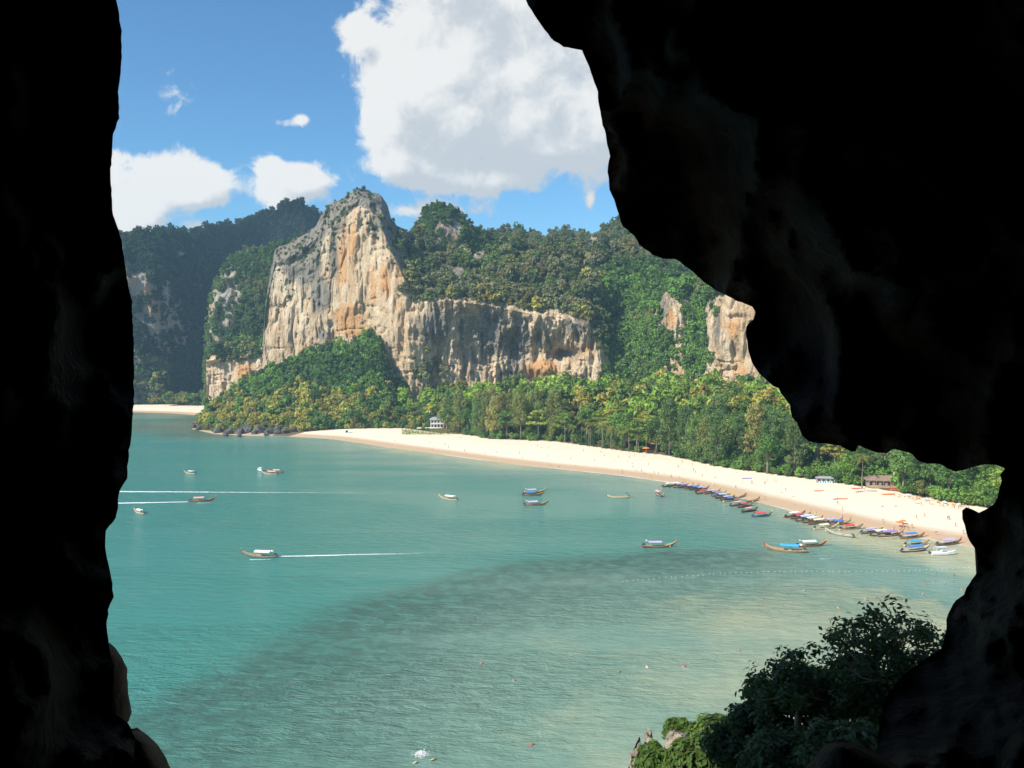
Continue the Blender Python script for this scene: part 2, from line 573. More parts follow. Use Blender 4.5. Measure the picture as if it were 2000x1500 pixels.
# ------------------------------------------------------------------ rock
def mat_rock(name, cream=(0.72, 0.575, 0.405), tan=(0.56, 0.375, 0.21), grey=(0.125, 0.120, 0.108), dark=(0.055, 0.056, 0.055), vegc=(0.06, 0.065, 0.035)):
    m, t, b = mat_new(name)
    tcn = t.n('ShaderNodeTexCoord'); po = tcn.outputs['Object']
    def mp(sx, sz):
        q = t.n('ShaderNodeMapping'); q.inputs['Scale'].default_value = (sx, sx, sz); t.link(po, q.inputs[0]); return q.outputs[0]
    s1 = t.noise(mp(0.085, 0.010), 1, 6, 0.62, 0.5)      # broad curtains
    s2 = t.noise(mp(0.42, 0.018), 1, 6, 0.65, 0.3)       # fine drip streaks
    bl = t.noise(po, 0.045, 6, 0.6, 0.5)                  # blotches
    fine = t.noise(po, 0.5, 6, 0.7)
    base = t.mix(t.smooth(s1, 0.35, 0.68), cream, tan)
    base = t.mix(t.smooth(s2, 0.56, 0.72, 0, 0.7), base, (0.72, 0.65, 0.53))
    og = t.math('ADD', t.attr('orange'), t.math('MULTIPLY_ADD', bl, 1.1, -0.55))
    base = t.mix(t.smooth(og, 0.15, 0.62, 0, 0.9), base, t.mix(s2, (0.64, 0.27, 0.075), (0.66, 0.40, 0.18)))
    gk = t.math('ADD', t.math('ADD', t.attr('grey'), t.math('MULTIPLY_ADD', s1, 1.5, -0.75)), t.math('MULTIPLY_ADD', s2, 1.3, -0.65))
    gcol = t.mix(t.smooth(s2, 0.3, 0.7), grey, tuple(c * 1.9 for c in grey))
    base = t.mix(t.smooth(gk, 0.42, 0.76, 0, 0.88), base, gcol)
    s3 = t.noise(mp(1.1, 0.055), 1, 5, 0.65, 0.2)
    base = t.mix(t.smooth(s3, 0.54, 0.68, 0, 0.45), base, (0.74, 0.66, 0.54))
    base = t.mix(t.smooth(s3, 0.34, 0.46, 0.32, 0), base, tuple(c * 0.5 for c in tan))
    st = t.smooth(s2, 0.34, 0.44, 0.85, 0)
    st = t.math('MULTIPLY', st, t.smooth(t.math('ADD', t.attr('grey'), s1), 0.35, 0.9))
    base = t.mix(st, base, dark)
    base = t.mix(t.smooth(fine, 0.30, 0.44, 0.45, 0), base, tuple(c * 0.45 for c in tan))
    vg = t.math('ADD', t.attr('veg'), t.math('MULTIPLY_ADD', fine, 0.8, -0.4))
    base = t.mix(t.smooth(vg, 0.35, 0.6, 0, 0.9), base, vegc)
    t.link(base, b.inputs['Base Color'])
    b.inputs['Roughness'].default_value = 0.9
    b.inputs['Specular IOR Level'].default_value = 0.2
    h = t.math('ADD', t.math('MULTIPLY', s2, 1.2), t.math('MULTIPLY', fine, 1.0))
    bp = t.n('ShaderNodeBump'); bp.inputs['Strength'].default_value = 1.0; bp.inputs['Distance'].default_value = 2.6
    t.link(h, bp.inputs['Height']); t.link(bp.outputs[0], b.inputs['Normal'])
    return m


M_ROCK = mat_rock('limestone')
M_ROCK_FAR = mat_rock('limestone_grey', (0.40, 0.36, 0.31), (0.36, 0.26, 0.18), (0.14, 0.15, 0.15))


def blobs(px, py, lst):
    r = np.zeros(np.shape(px))
    for x, y, rx, ry, w in lst:
        r = np.maximum(r, w * np.exp(-(((px - x) / rx) ** 2 + ((py - y) / ry) ** 2)))
    return r


FOREST = []     # (positions, scales, tints) gathered from every slope

TINTS = {'dark': (0.053, 0.104, 0.036), 'mid': (0.089, 0.159, 0.050), 'fresh': (0.138, 0.241, 0.062), 'olive': (0.177, 0.190, 0.069),
         'dry': (0.298, 0.261, 0.084), 'grey': (0.152, 0.174, 0.105), 'gold': (0.339, 0.315, 0.094), 'pale': (0.26, 0.25, 0.165), 'brown': (0.170, 0.112, 0.065), 'teal': (0.044, 0.096, 0.064)}


def relief(name, cols, mat, step, rows, bumps, zones, forest, label=None, cat=None, seed=1, kind=None, sky_jag=3.0, jitter=True):
    """a rock massif: columns of (pixel, five (py, D) nodes from the foot to the skyline), real depths; returns its grids"""
    kx = np.array([c[0] for c in cols], float)
    kn = np.array([c[1:] for c in cols], float)                    # (K,5,2)
    px = np.arange(kx[0], kx[-1] + 0.1, step)
    nodes = np.stack([[np.interp(px, kx, kn[:, i, j]) for j in (0, 1)] for i in range(5)], 0)   # (5,2,nx)
    nodes[4, 0] += sky_jag * fbm(px / 14, 0 * px, seed=seed + 50, octv=4) * 1.6
    tt = np.concatenate([np.linspace(i, i + 1, rows[i], endpoint=False) for i in range(4)] + [[4.0]])
    i0 = np.minimum(tt.astype(int), 3); fr = (tt - i0)[:, None]
    py = nodes[i0, 0] * (1 - fr) + nodes[i0 + 1, 0] * fr
    D = nodes[i0, 1] * (1 - fr) + nodes[i0 + 1, 1] * fr
    T = np.repeat(tt[:, None], len(px), 1)
    PXg = np.repeat(px[None], len(tt), 0)
    W0 = P(PXg, py, D)
    D = D + bumps(PXg, py, T, W0)
    W1 = P(PXg, py, D)
    # top: runs over the crest and down the back
    back = []
    crest = W1[-1]
    for dy, dz in ((10, -1.5), (26, -9), (55, -34)):
        q = crest.copy(); q[:, 1] += dy * (1 + 0.3 * fbm(px / 20, 0 * px + dy, seed=seed)); q[:, 2] += dz; back.append(q)
    q = crest.copy(); q[:, 1] += 130; q[:, 2] = -1; back.append(q)
    foot = W1[0].copy(); foot[:, 1] -= 2; foot[:, 2] = np.minimum(foot[:, 2] - 10, -1)
    allv = np.concatenate([foot[None], W1, np.stack(back)], 0)
    z = zones(PXg, py, T, W1)
    at = {}
    for k in ('grey', 'orange', 'veg'):
        a = np.broadcast_to(z.get(k, np.zeros(PXg.shape)), PXg.shape)
        at[k] = np.concatenate([a[:1], a] + [a[-1:]] * len(back), 0).ravel()
    me = mesh_np(name, allv.reshape(-1, 3), grid_faces(len(px), allv.shape[0]), True, at)
    o = obj(name, me, mat)
    tag(o, label, None, None, 'structure')
    if forest:
        n, dens, size, tint = forest
        ux = RNG.uniform(px[0], px[-1], n)
        ii = np.clip(((ux - px[0]) / step).astype(int), 0, len(px) - 1)
        vy = RNG.uniform(0, 1, n)
        lo, hi = py[-1, ii], py[0, ii]
        ymin, ymax = py.min(), py.max()
        yy = ymin + vy * (ymax - ymin)
        ok = (yy >= lo - 1) & (yy <= hi)
        ux, ii, yy = ux[ok], ii[ok], yy[ok]
        # row whose py is nearest (py falls with the row number)
        jj = np.array([np.searchsorted(-py[:, i], -y) for i, y in zip(ii, yy)])
        jj = np.clip(jj, 0, len(tt) - 1)
        keep = RNG.uniform(0, 1, len(jj)) < dens(ux, yy, T[jj, ii], W1[jj, ii])
        ii, jj, ux, yy = ii[keep], jj[keep], ux[keep], yy[keep]
        pos = W1[jj, ii].copy()
        sc = size(ux, yy, T[jj, ii], pos)
        pos[:, 2] -= 0.25 * sc
        FOREST.append((pos, sc, tint(ux, yy, T[jj, ii], pos)))
    return PXg, py, W1


def pick_tint(n, names, probs, clump=None, w=0.6):
    pal = np.array([TINTS[k] for k in names])
    pr = np.array(probs, float); pr /= pr.sum()
    u = RNG.uniform(0, 1, n) if clump is None else np.clip(clump * w + RNG.uniform(0, 1, n) * (1 - w), 0, 0.999)
    idx = np.searchsorted(np.cumsum(pr), u)
    c = pal[np.clip(idx, 0, len(pal) - 1)]
    return c * RNG.uniform(0.75, 1.3, (n, 1))


def clumpy(pos, s=28.0, seed=4):
    return np.clip(0.5 + 0.9 * fbm(pos[:, 0] / s, pos[:, 1] / s, pos[:, 2] / s, seed=seed, octv=3), 0, 0.999)


# ---- the main cliff, peak and the long wall to the right of it
MAIN = [
    (403, (782, 905), (750, 903), (712, 903), (704, 908), (696, 915)),
    (450, (775, 893), (745, 890), (706, 890), (698, 897), (690, 905)),
    (500, (765, 880), (740, 878), (700, 878), (692, 884), (685, 892)),
    (513, (760, 873), (735, 871), (695, 871), (685, 877), (675, 885)),
    (519, (758, 865), (700, 862), (610, 862), (597, 866), (588, 872)),
    (530, (754, 860), (670, 854), (560, 853), (540, 858), (520, 868)),
    (538, (752, 858), (660, 852), (525, 850), (508, 856), (486, 866)),
    (560, (745, 850), (650, 845), (520, 845), (500, 855), (474, 872)),
    (600, (735, 838), (640, 832), (515, 830), (488, 842), (454, 868)),
    (616, (732, 833), (630, 827), (508, 825), (472, 838), (440, 862)),
    (630, (730, 828), (615, 821), (480, 820), (448, 830), (414, 855)),
    (645, (728, 824), (600, 816), (450, 815), (425, 826), (397, 850)),
    (672, (728, 816), (600, 806), (430, 808), (408, 818), (386, 838)),
    (690, (730, 810), (600, 799), (412, 801), (392, 812), (372, 830)),
    (702, (730, 806), (600, 795), (405, 798), (386, 810), (368, 828)),
    (722, (735, 800), (600, 788), (412, 790), (390, 804), (370, 826)),
    (745, (760, 790), (620, 778), (445, 782), (412, 800), (382, 830)),
    (755, (775, 785), (630, 775), (470, 780), (432, 800), (396, 832)),
    (764, (785, 782), (640, 772), (490, 778), (456, 800), (428, 838)),
    (780, (795, 776), (650, 768), (525, 776), (485, 800), (450, 842)),
    (800, (798, 768), (660, 762), (572, 770), (520, 800), (452, 852)),
    (825, (798, 766), (680, 764), (592, 768), (540, 800), (466, 860)),
    (860, (792, 774), (690, 780), (588, 766), (545, 798), (500, 862)),
    (900, (788, 784), (690, 792), (590, 768), (545, 800), (503, 864)),
    (950, (785, 790), (690, 798), (596, 772), (545, 806), (490, 876)),
    (1000, (780, 790), (690, 800), (606, 774), (545, 810), (478, 890)),
    (1050, (775, 780), (690, 790), (615, 772), (550, 808), (482, 890)),
    (1100, (770, 770), (690, 776), (620, 766), (555, 805), (485, 890)),
    (1150, (762, 762), (700, 762), (640, 764), (560, 805), (485, 890)),
    (1175, (758, 760), (720, 760), (700, 766), (570, 810), (485, 895)),
    (1195, (755, 772), (730, 777), (715, 782), (580, 825), (480, 900)),
    (1230, (755, 777), (725, 784), (700, 792), (590, 830), (472, 905)),
    (1270, (755, 762), (715, 768), (640, 774), (570, 812), (475, 900)),
    (1300, (755, 748), (700, 750), (572, 754), (550, 780), (480, 900)),
    (1330, (755, 740), (700, 742), (600, 746), (560, 770), (490, 890)),
    (1365, (760, 732), (720, 736), (650, 742), (570, 766), (510, 860)),
    (1385, (775, 722), (680, 722), (585, 724), (565, 735), (520, 820)),
    (1430, (775, 705), (680, 702), (575, 704), (558, 715), (520, 800)),
    (1480, (770, 690), (680, 688), (588, 690), (560, 700), (520, 790)),
    (1560, (790, 670), (700, 668), (600, 670), (560, 680), (500, 780)),
    (1760, (800, 640), (700, 640), (600, 645), (560, 660), (480, 760)),
    (2050, (800, 620), (700, 620), (600, 625), (560, 640), (470, 740)),
]


def main_bumps(px, py, t, w):
    x, z = w[..., 0], w[..., 2]
    y = w[..., 1]
    cliff = 1 - sstep(t, 1.9, 2.3)
    d = 7.0 * fbm(x / 26, y / 40, z / 60, seed=11) + 3.6 * fbm(x / 7, y / 14, z / 38, seed=12) * cliff + 2.0 * fbm(x / 2.6, y / 6, z / 12, seed=13) + 0.9 * fbm(x / 1.3, y / 3, z / 4, seed=17, octv=2) * cliff
    rg1 = 1 - np.abs(fbm(x / 15, y / 22, z / 42, seed=14, octv=3)); rg2 = 1 - np.abs(fbm(x / 30, z / 13, y / 40, seed=15, octv=3))
    d = d + cliff * (3.0 * np.clip(rg1 - 0.80, 0, 1) / 0.2 + 2.4 * np.clip(rg2 - 0.84, 0, 1) / 0.16 * (fbm(x / 20, z / 20, seed=16) > 0.05))
    # hollow, dripping wall between the arete and the gully
    hol = sstep(px, 815, 870) * (1 - sstep(px, 1150, 1185)) * cliff
    tong = fbm(x / 11, z / 34, y / 30, seed=21)
    d = d + hol * (13 * tong + 6 * fbm(x / 4.5, z / 20, y / 20, seed=22) + 3.0 * fbm(x / 3, z / 5, y / 9, seed=23))
    d = d - hol * 9 * np.exp(-((py - 722 + 0.02 * (px - 1060)) / 14) ** 2) * np.exp(-((px - 1060) / 34) ** 2)   # the orange hanging tufa
    d = d + hol * 15 * np.exp(-((py - 690) / 12) ** 2) * np.exp(-((px - 1105) / 26) ** 2)                        # the cave above it
    d = d + hol * 12 * np.exp(-((py - 745) / 25) ** 2) * np.exp(-((px - 1020) / 40) ** 2)
    d = d + 13 * np.exp(-((py - 778) / 18) ** 2) * np.exp(-((px - 838) / 18) ** 2)
    d = d + 7 * np.exp(-((px - 644) / 2.6) ** 2) * np.exp(-((py - 424) / 22) ** 2)                                # cleft left of the peak
    d = d + 9 * np.exp(-((py - 690) / 16) ** 2) * np.exp(-((px - 1434) / 7) ** 2) + 5 * np.exp(-((py - 620) / 6) ** 2) * np.exp(-((px - 1436) / 14) ** 2)
    right = sstep(px, 1185, 1300) * cliff
    d = d + right * 4 * fbm(x / 9, z / 40, seed=25)
    slope = sstep(t, 2.1, 3.0)
    d = d + slope * (22 * fbm(x / 40, z / 40, seed=31) + 13 * fbm(x / 15, z / 15, seed=32))
    # buttress of white streaks and the darker pillar on the big face
    d = d - 5 * np.exp(-((px - 688) / 22) ** 2) * sstep(py, 390, 450) * cliff - 3 * np.exp(-((px - 770) / 22) ** 2) * cliff
    return d


def main_zones(px, py, t, w):
    grey = blobs(px, py, [(590, 520, 55, 52, 1.0), (625, 575, 26, 60, .9), (650, 500, 16, 80, .8), (640, 430, 40, 40, 1), (665, 400, 25, 22, .9), (740, 420, 22, 45, 1),
                          (545, 600, 22, 130, .2), (636, 655, 16, 16, .95), (850, 640, 45, 60, .85), (905, 640, 40, 70, .7), (960, 650, 45, 75, 1.0), (1010, 665, 40, 70, .95),
                          (1060, 660, 40, 45, .7), (1120, 640, 45, 40, .7), (930, 720, 30, 60, .6), (1000, 735, 40, 30, .8), (1400, 640, 12, 60, .7), (1300, 600, 25, 50, .6),
                          (850, 770, 20, 25, .8), (700, 375, 40, 18, .8), (1110, 690, 30, 20, .6), (430, 730, 20, 60, .25)])
    orange = blobs(px, py, [(668, 520, 14, 45, .7), (680, 620, 28, 26, 1.0), (690, 645, 30, 20, .9), (752, 540, 14, 40, .7), (690, 470, 12, 70, .6), (672, 445, 9, 40, .8),
                            (1058, 722, 32, 18, 1.2), (475, 730, 16, 20, .8), (1430, 640, 22, 30, .5), (1445, 720, 26, 30, .4), (600, 690, 25, 25, .5), (780, 520, 18, 50, .55),
                            (730, 560, 12, 60, .5), (640, 560, 10, 80, .35), (790, 610, 22, 60, .3), (1310, 620, 10, 25, .7), (1080, 690, 25, 12, .4), (1150, 680, 12, 12, .4)])
    grey = np.where(px > 775, np.maximum(grey, 0.85 * sstep(t, 2.0, 2.3)), grey)
    grey = np.where((px > 516) & (px < 775), np.maximum(grey, 0.95 * sstep(t, 1.9, 2.25)), grey)
    grey = np.maximum(grey, 0.22 * (1 - sstep(px, 545, 600)) * sstep(px, 516, 522))
    veg = sstep(t, 2.0, 2.35) * 0.75
    bare = fbm(w[..., 0] / 18, w[..., 1] / 18, w[..., 2] / 18, seed=41, octv=3)
    veg = np.where(bare > 0.24, veg * 0.3, veg)
    veg = np.where(px < 790, sstep(t, 2.3, 3.2) * 0.35, veg)
    veg = np.maximum(veg, sstep(px, 1180, 1200) * (1 - sstep(px, 1255, 1275)) * 0.7)
    return {'grey': grey, 'orange': orange, 'veg': veg}


def main_dens(px, py, t, w):
    n = fbm(w[:, 0] / 18, w[:, 1] / 18, w[:, 2] / 18, seed=41, octv=3)
    up = sstep(t, 2.0, 2.12)
    d = up * np.where(px < 770, np.where(n > -0.12, 1.0, 0.35), 0.95)
    d = np.where((px > 790) & (n > 0.26), d * 0.15, d)                      # bare grey crags in the slope
    d = np.maximum(d, blobs(px, py, [(585, 505, 44, 28, .9), (640, 520, 16, 40, .35), (560, 560, 20, 30, .3), (650, 470, 14, 34, .5), (735, 440, 20, 25, .6), (525, 590, 12, 20, .4), (775, 500, 14, 30, .6), (800, 560, 22, 20, .8)]))
    gully = sstep(px, 1172, 1192) * (1 - sstep(px, 1255, 1285)) + blobs(px, py, [(1335, 700, 20, 45, .25), (1362, 640, 18, 90, 1), (1290, 700, 25, 60, .9), (1345, 560, 30, 30, .8), (1260, 620, 30, 60, 1), (1375, 700, 10, 50, .7)])
    d = np.maximum(d, np.clip(gully, 0, 1) * 0.95)
    d = np.where((px > 403) & (px < 514), np.where(t > 1.95, 0.95, 0.0), d)
    d = np.maximum(d, blobs(px, py, [(830, 735, 26, 32, .55), (1150, 610, 30, 20, .5)]))
    return np.clip(d, 0, 1)


def main_size(px, py, t, w):
    n = len(px)
    s = 1.6 + 7.0 * RNG.uniform(0, 1, n) ** 2.6
    s = np.where((px < 780) & (px > 516), 0.7 + 2.0 * RNG.uniform(0, 1, n) ** 2, s)
    return np.where((px > 1180) & (py > 560), RNG.uniform(3.4, 7.2, n), s)


def main_tint(px, py, t, w):
    n = len(px); c = clumpy(w, 24)
    up = pick_tint(n, ['dark', 'mid', 'grey', 'olive', 'pale', 'brown', 'dry'], [20, 19, 22, 13, 12, 8, 4], c)
    gl = pick_tint(n, ['dark', 'mid', 'fresh', 'mid', 'olive', 'dry'], [20, 30, 24, 15, 9, 2], c)
    lip = pick_tint(n, ['olive', 'dry', 'gold', 'grey'], [30, 35, 15, 20], None)
    sel = (px > 1180) & (py > 520)
    up = up * 0.78 + up.mean(1, keepdims=True) * np.array([[0.34, 0.27, 0.17]])
    crag_ = pick_tint(n, ['grey', 'dark', 'grey', 'olive'], [30, 22, 20, 8], c)
    r = np.where(sel[:, None], gl, np.where((px < 775)[:, None], crag_, up))
    lipm = (px > 790) & (px < 1180) & (t < 2.22) & (t > 1.95) & (RNG.uniform(0, 1, n) < 0.65)
    r = np.where(lipm[:, None], lip, r)
    col = (np.abs(px - 1160) < 18) & (py > 540) & (py < 640) & (RNG.uniform(0, 1, n) < .5)
    return np.where(col[:, None], lip, r)


relief('limestone_cliff', MAIN, M_ROCK, 1.6, (90, 100, 45, 45), main_bumps, main_zones, (21000, main_dens, main_size, main_tint),
       'tall sunlit cream and orange limestone cliff with jungle on top, behind the beach trees', 'cliff', seed=1)


def simple_bumps(a1, a2, s=(30, 10), seed=60):
    def f(px, py, t, w):
        x, y, z = w[..., 0], w[..., 1], w[..., 2]
        return a1 * fbm(x / s[0], y / s[0], z / (1.6 * s[0]), seed=seed) + a2 * fbm(x / s[1], y / s[1], z / (2 * s[1]), seed=seed + 1) + 0.35 * a2 * fbm(x / 3, y / 3, z / 9, seed=seed + 2)
    return f


# ---- grey hill half hidden behind the cliff on its left
MIDL = [(401, (806, 950), (770, 958), (740, 964), (720, 970), (690, 985)), (409, (806, 945), (740, 955), (660, 962), (620, 972), (585, 990)),
        (425, (806, 942), (720, 952), (620, 960), (570, 972), (545, 995)), (450, (806, 945), (710, 955), (590, 962), (540, 980), (508, 1005)),
        (480, (806, 950), (700, 960), (580, 968), (525, 985), (492, 1010)), (520, (806, 955), (700, 965), (570, 975), (515, 992), (485, 1015)),
        (580, (806, 960), (700, 970), (560, 985), (505, 1000), (476, 1030)), (660, (806, 980), (700, 990), (560, 1000), (510, 1010), (480, 1040))]
relief('wooded_hill', MIDL, M_ROCK_FAR, 2.2, (45, 50, 30, 25), simple_bumps(9, 5, seed=70),
       lambda px, py, t, w: {'grey': 0.35 + 0.4 * fbm(w[..., 0] / 20, w[..., 2] / 30, seed=71), 'orange': blobs(px, py, [(440, 600, 20, 20, .2)]), 'veg': 0.75 * (1 - blobs(px, py, [(440, 610, 38, 70, 1.1), (460, 560, 28, 44, 1.0), (425, 640, 18, 50, 1.0)]))},
       (6500, lambda px, py, t, w: np.clip(0.95 - blobs(px, py, [(438, 610, 34, 65, 1.3), (460, 565, 26, 42, 1.2), (424, 645, 18, 50, 1.1), (480, 600, 24, 40, .7)]) * (0.8 + 0.9 * fbm(w[:, 0] / 7, w[:, 1] / 7, w[:, 2] / 26, seed=72)), 0.05, 1),
        lambda px, py, t, w: RNG.uniform(2.6, 4.6, len(px)),
        lambda px, py, t, w: np.where(((py > 660) & (px > 455))[:, None], pick_tint(len(px), ['fresh', 'mid'], [6, 3]), pick_tint(len(px), ['dark', 'mid', 'grey', 'olive'], [40, 28, 16, 12], clumpy(w)))),
       'wooded grey hill in half shade between the far ridge and the bright cliff', 'hill', seed=2)

# ---- the long ridge across the far left
RIDGE = [(-420, (776, 1180), (774, 1182), (772, 1184), (770, 1188), (768, 1195)), (-340, (780, 1130), (770, 1134), (745, 1140), (725, 1150), (705, 1165)), (-240, (784, 1080), (740, 1088), (660, 1096), (625, 1110), (600, 1130)), (-120, (787, 1040), (730, 1048), (610, 1056), (570, 1070), (545, 1092)), (0, (789, 1008), (725, 1016), (580, 1026), (530, 1040), (505, 1060)), (120, (790, 985), (720, 992), (560, 1000), (505, 1015), (476, 1035)),
         (200, (790, 990), (720, 998), (560, 1008), (502, 1025), (467, 1050)), (235, (790, 996), (720, 1004), (548, 1014), (500, 1035), (461, 1070)),
         (270, (790, 1002), (720, 1012), (540, 1024), (495, 1050), (456, 1095)), (300, (790, 1012), (700, 1024), (530, 1038), (488, 1075), (451, 1130)),
         (345, (790, 1030), (700, 1046), (560, 1068), (498, 1120), (453, 1195)), (365, (790, 1045), (700, 1068), (580, 1108), (510, 1165), (455, 1230)),
         (400, (796, 1060), (700, 1130), (600, 1210), (520, 1270), (449, 1320)), (440, (790, 1130), (700, 1210), (600, 1290), (510, 1340), (441, 1390)),
         (480, (790, 1200), (700, 1290), (600, 1360), (500, 1410), (430, 1450)), (520, (790, 1260), (700, 1350), (600, 1420), (490, 1460), (420, 1500)),
         (545, (790, 1290), (700, 1380), (600, 1440), (480, 1480), (404, 1525)), (572, (790, 1310), (700, 1400), (600, 1460), (475, 1500), (393, 1540)),
         (592, (790, 1320), (700, 1410), (600, 1470), (480, 1510), (399, 1560)), (612, (790, 1330), (700, 1420), (600, 1480), (490, 1525), (413, 1580)),
         (650, (790, 1340), (700, 1430), (600, 1490), (500, 1540), (440, 1600)), (760, (790, 1360), (700, 1450), (600, 1500), (510, 1550), (462, 1620))]
rk = [(265, 565, 42, 50, 1.3), (285, 620, 44, 70, 1.2), (310, 630, 40, 55, 1.2), (340, 640, 26, 50, 1.1), (262, 690, 26, 40, 1.0), (352, 500, 9, 22, .9), (490, 485, 6, 7, .6), (325, 565, 10, 25, .8), (265, 650, 22, 30, .9), (275, 775, 60, 8, 1.1), (370, 540, 8, 14, .6)]
relief('far_ridge', RIDGE, M_ROCK_FAR, 2.6, (40, 55, 30, 25), simple_bumps(16, 7, (45, 14), seed=80),
       lambda px, py, t, w: {'grey': 0.2 + 0.5 * fbm(w[..., 0] / 20, w[..., 2] / 30, seed=81), 'orange': blobs(px, py, [(285, 570, 20, 20, .6), (300, 600, 20, 20, .5), (250, 545, 10, 10, .6)]),
                              'veg': 0.8 - blobs(px, py, rk)},
       (21000, lambda px, py, t, w: np.clip(0.98 - blobs(px, py, rk) * (0.85 + 0.9 * fbm(w[:, 0] / 8, w[:, 1] / 8, w[:, 2] / 28, seed=83)), 0.03, 1),
        lambda px, py, t, w: RNG.uniform(3.0, 5.6, len(px)) * (1 + 0.25 * sstep(w[:, 1], 1050, 1400)),
        lambda px, py, t, w: np.where(((py > 700) & (px < 330) & (RNG.uniform(0, 1, len(px)) < .7))[:, None], pick_tint(len(px), ['dry', 'olive', 'grey', 'mid'], [5, 4, 3, 3]),
                                      pick_tint(len(px), ['dark', 'teal', 'mid', 'grey'], [40, 26, 14, 6], clumpy(w, 40)) * 0.5)),  # shade put into leaf colour: halved above, bright on the low slope
       'dark blue-green forested ridge with streaked cliffs beyond the far left beach', 'ridge', seed=3)

# ---- rounded pinnacle right of the peak
PINN = [(790, (540, 880), (520, 885), (500, 892), (480, 900), (462, 915)), (818, (540, 878), (515, 884), (480, 890), (460, 896), (442, 910)), (826, (545, 876), (510, 882), (470, 887), (440, 893), (414, 905)),
        (845, (545, 874), (505, 880), (460, 884), (430, 890), (403, 905)), (860, (545, 874), (505, 880), (458, 884), (428, 891), (400, 908)), (876, (545, 876), (505, 881), (460, 886), (432, 893), (405, 910)),
        (900, (545, 880), (510, 886), (470, 892), (445, 900), (421, 916)), (930, (545, 888), (520, 894), (490, 902), (468, 912), (447, 926)), (962, (545, 895), (525, 903), (500, 912), (482, 922), (466, 936)), (1010, (545, 905), (530, 912), (515, 920), (500, 930), (486, 945))]
relief('rocky_pinnacle', PINN, M_ROCK_FAR, 1.8, (18, 22, 18, 18), simple_bumps(4, 3, (16, 6), seed=90),
       lambda px, py, t, w: {'grey': 0.25 + 0 * px, 'orange': blobs(px, py, [(880, 470, 20, 15, .5)]), 'veg': 0.8 * (1 - blobs(px, py, [(882, 460, 34, 30, 1.2)]))},
       (2300, lambda px, py, t, w: np.clip(0.95 - blobs(px, py, [(882, 460, 32, 28, 1.2)]), 0.05, 1), lambda px, py, t, w: RNG.uniform(1.8, 3.4, len(px)),
        lambda px, py, t, w: pick_tint(len(px), ['dark', 'mid', 'grey', 'olive'], [40, 30, 20, 10], clumpy(w, 14))),
       'rounded jungle-topped pinnacle with a bare grey face, right of the main peak', 'pinnacle', seed=4)

# ---- ridge behind, and the shoulder rising on the right
BACK = [(900, (560, 1040), (530, 1060), (500, 1075), (478, 1090), (462, 1110)), (945, (560, 1035), (525, 1055), (495, 1070), (470, 1085), (450, 1110)), (1000, (560, 1030), (525, 1050), (495, 1068), (470, 1085), (447, 1110)),
        (1040, (560, 1020), (525, 1040), (500, 1055), (475, 1075), (453, 1100)), (1062, (560, 1010), (528, 1030), (505, 1045), (482, 1060), (463, 1085)), (1085, (560, 1005), (525, 1025), (500, 1040), (472, 1055), (450, 1080)),
        (1120, (560, 1000), (525, 1018), (498, 1032), (470, 1050), (449, 1075)), (1150, (560, 990), (530, 1008), (505, 1020), (480, 1035), (460, 1060)), (1176, (560, 975), (525, 992), (498, 1005), (470, 1020), (446, 1045)),
        (1204, (560, 965), (520, 982), (490, 997), (460, 1012), (431, 1040)), (1260, (560, 950), (515, 968), (480, 985), (445, 1005), (412, 1035)), (1340, (560, 935), (510, 955), (470, 975), (430, 1000), (390, 1030)), (1500, (560, 920), (510, 940), (460, 965), (420, 990), (370, 1020))]
relief('back_ridge', BACK, M_ROCK_FAR, 2.4, (20, 22, 20, 20), simple_bumps(10, 6, (30, 11), seed=100),
       lambda px, py, t, w: {'grey': 0.4 + 0 * px, 'orange': 0 * px, 'veg': 0.8 - blobs(px, py, [(1160, 480, 12, 20, .9), (1190, 480, 10, 16, .5)])},
       (4200, lambda px, py, t, w: np.clip(0.95 - blobs(px, py, [(1160, 480, 12, 22, 1.0), (1195, 485, 10, 18, .6)]), 0.03, 1), lambda px, py, t, w: RNG.uniform(2.4, 4.4, len(px)),
        lambda px, py, t, w: pick_tint(len(px), ['dark', 'grey', 'mid', 'grey', 'olive'], [28, 30, 16, 16, 8], clumpy(w, 25))),
       'grey-green forested ridge on the skyline right of the pinnacle', 'ridge', seed=5)

# ---- wooded knoll at the point
MOUND = [(384, (838, 714), (836, 720), (834, 728), (832, 738), (830, 750)), (410, (843, 690), (830, 708), (815, 728), (800, 746), (792, 764)), (450, (848, 668), (825, 705), (805, 735), (785, 762), (768, 788)),
         (500, (849, 664), (820, 705), (790, 740), (765, 770), (740, 798)), (560, (848, 668), (815, 710), (780, 745), (750, 775), (718, 800)), (600, (845, 676), (805, 715), (765, 750), (730, 775), (698, 798)),
         (640, (842, 680), (800, 720), (755, 750), (715, 773), (682, 794)), (680, (840, 684), (795, 722), (755, 750), (715, 770), (684, 787)), (712, (839, 686), (790, 724), (745, 750), (705, 768), (668, 781)),
         (730, (839, 686), (790, 724), (745, 748), (700, 764), (655, 775)), (741, (839, 686), (795, 722), (755, 744), (715, 758), (690, 769)), (758, (839, 686), (800, 720), (770, 740), (745, 752), (722, 763)),
         (770, (839, 686), (815, 715), (800, 733), (785, 747), (770, 757)), (805, (840, 682), (825, 705), (812, 725), (802, 740), (795, 752)), (850, (844, 672), (834, 695), (822, 718), (810, 736), (798, 751))]


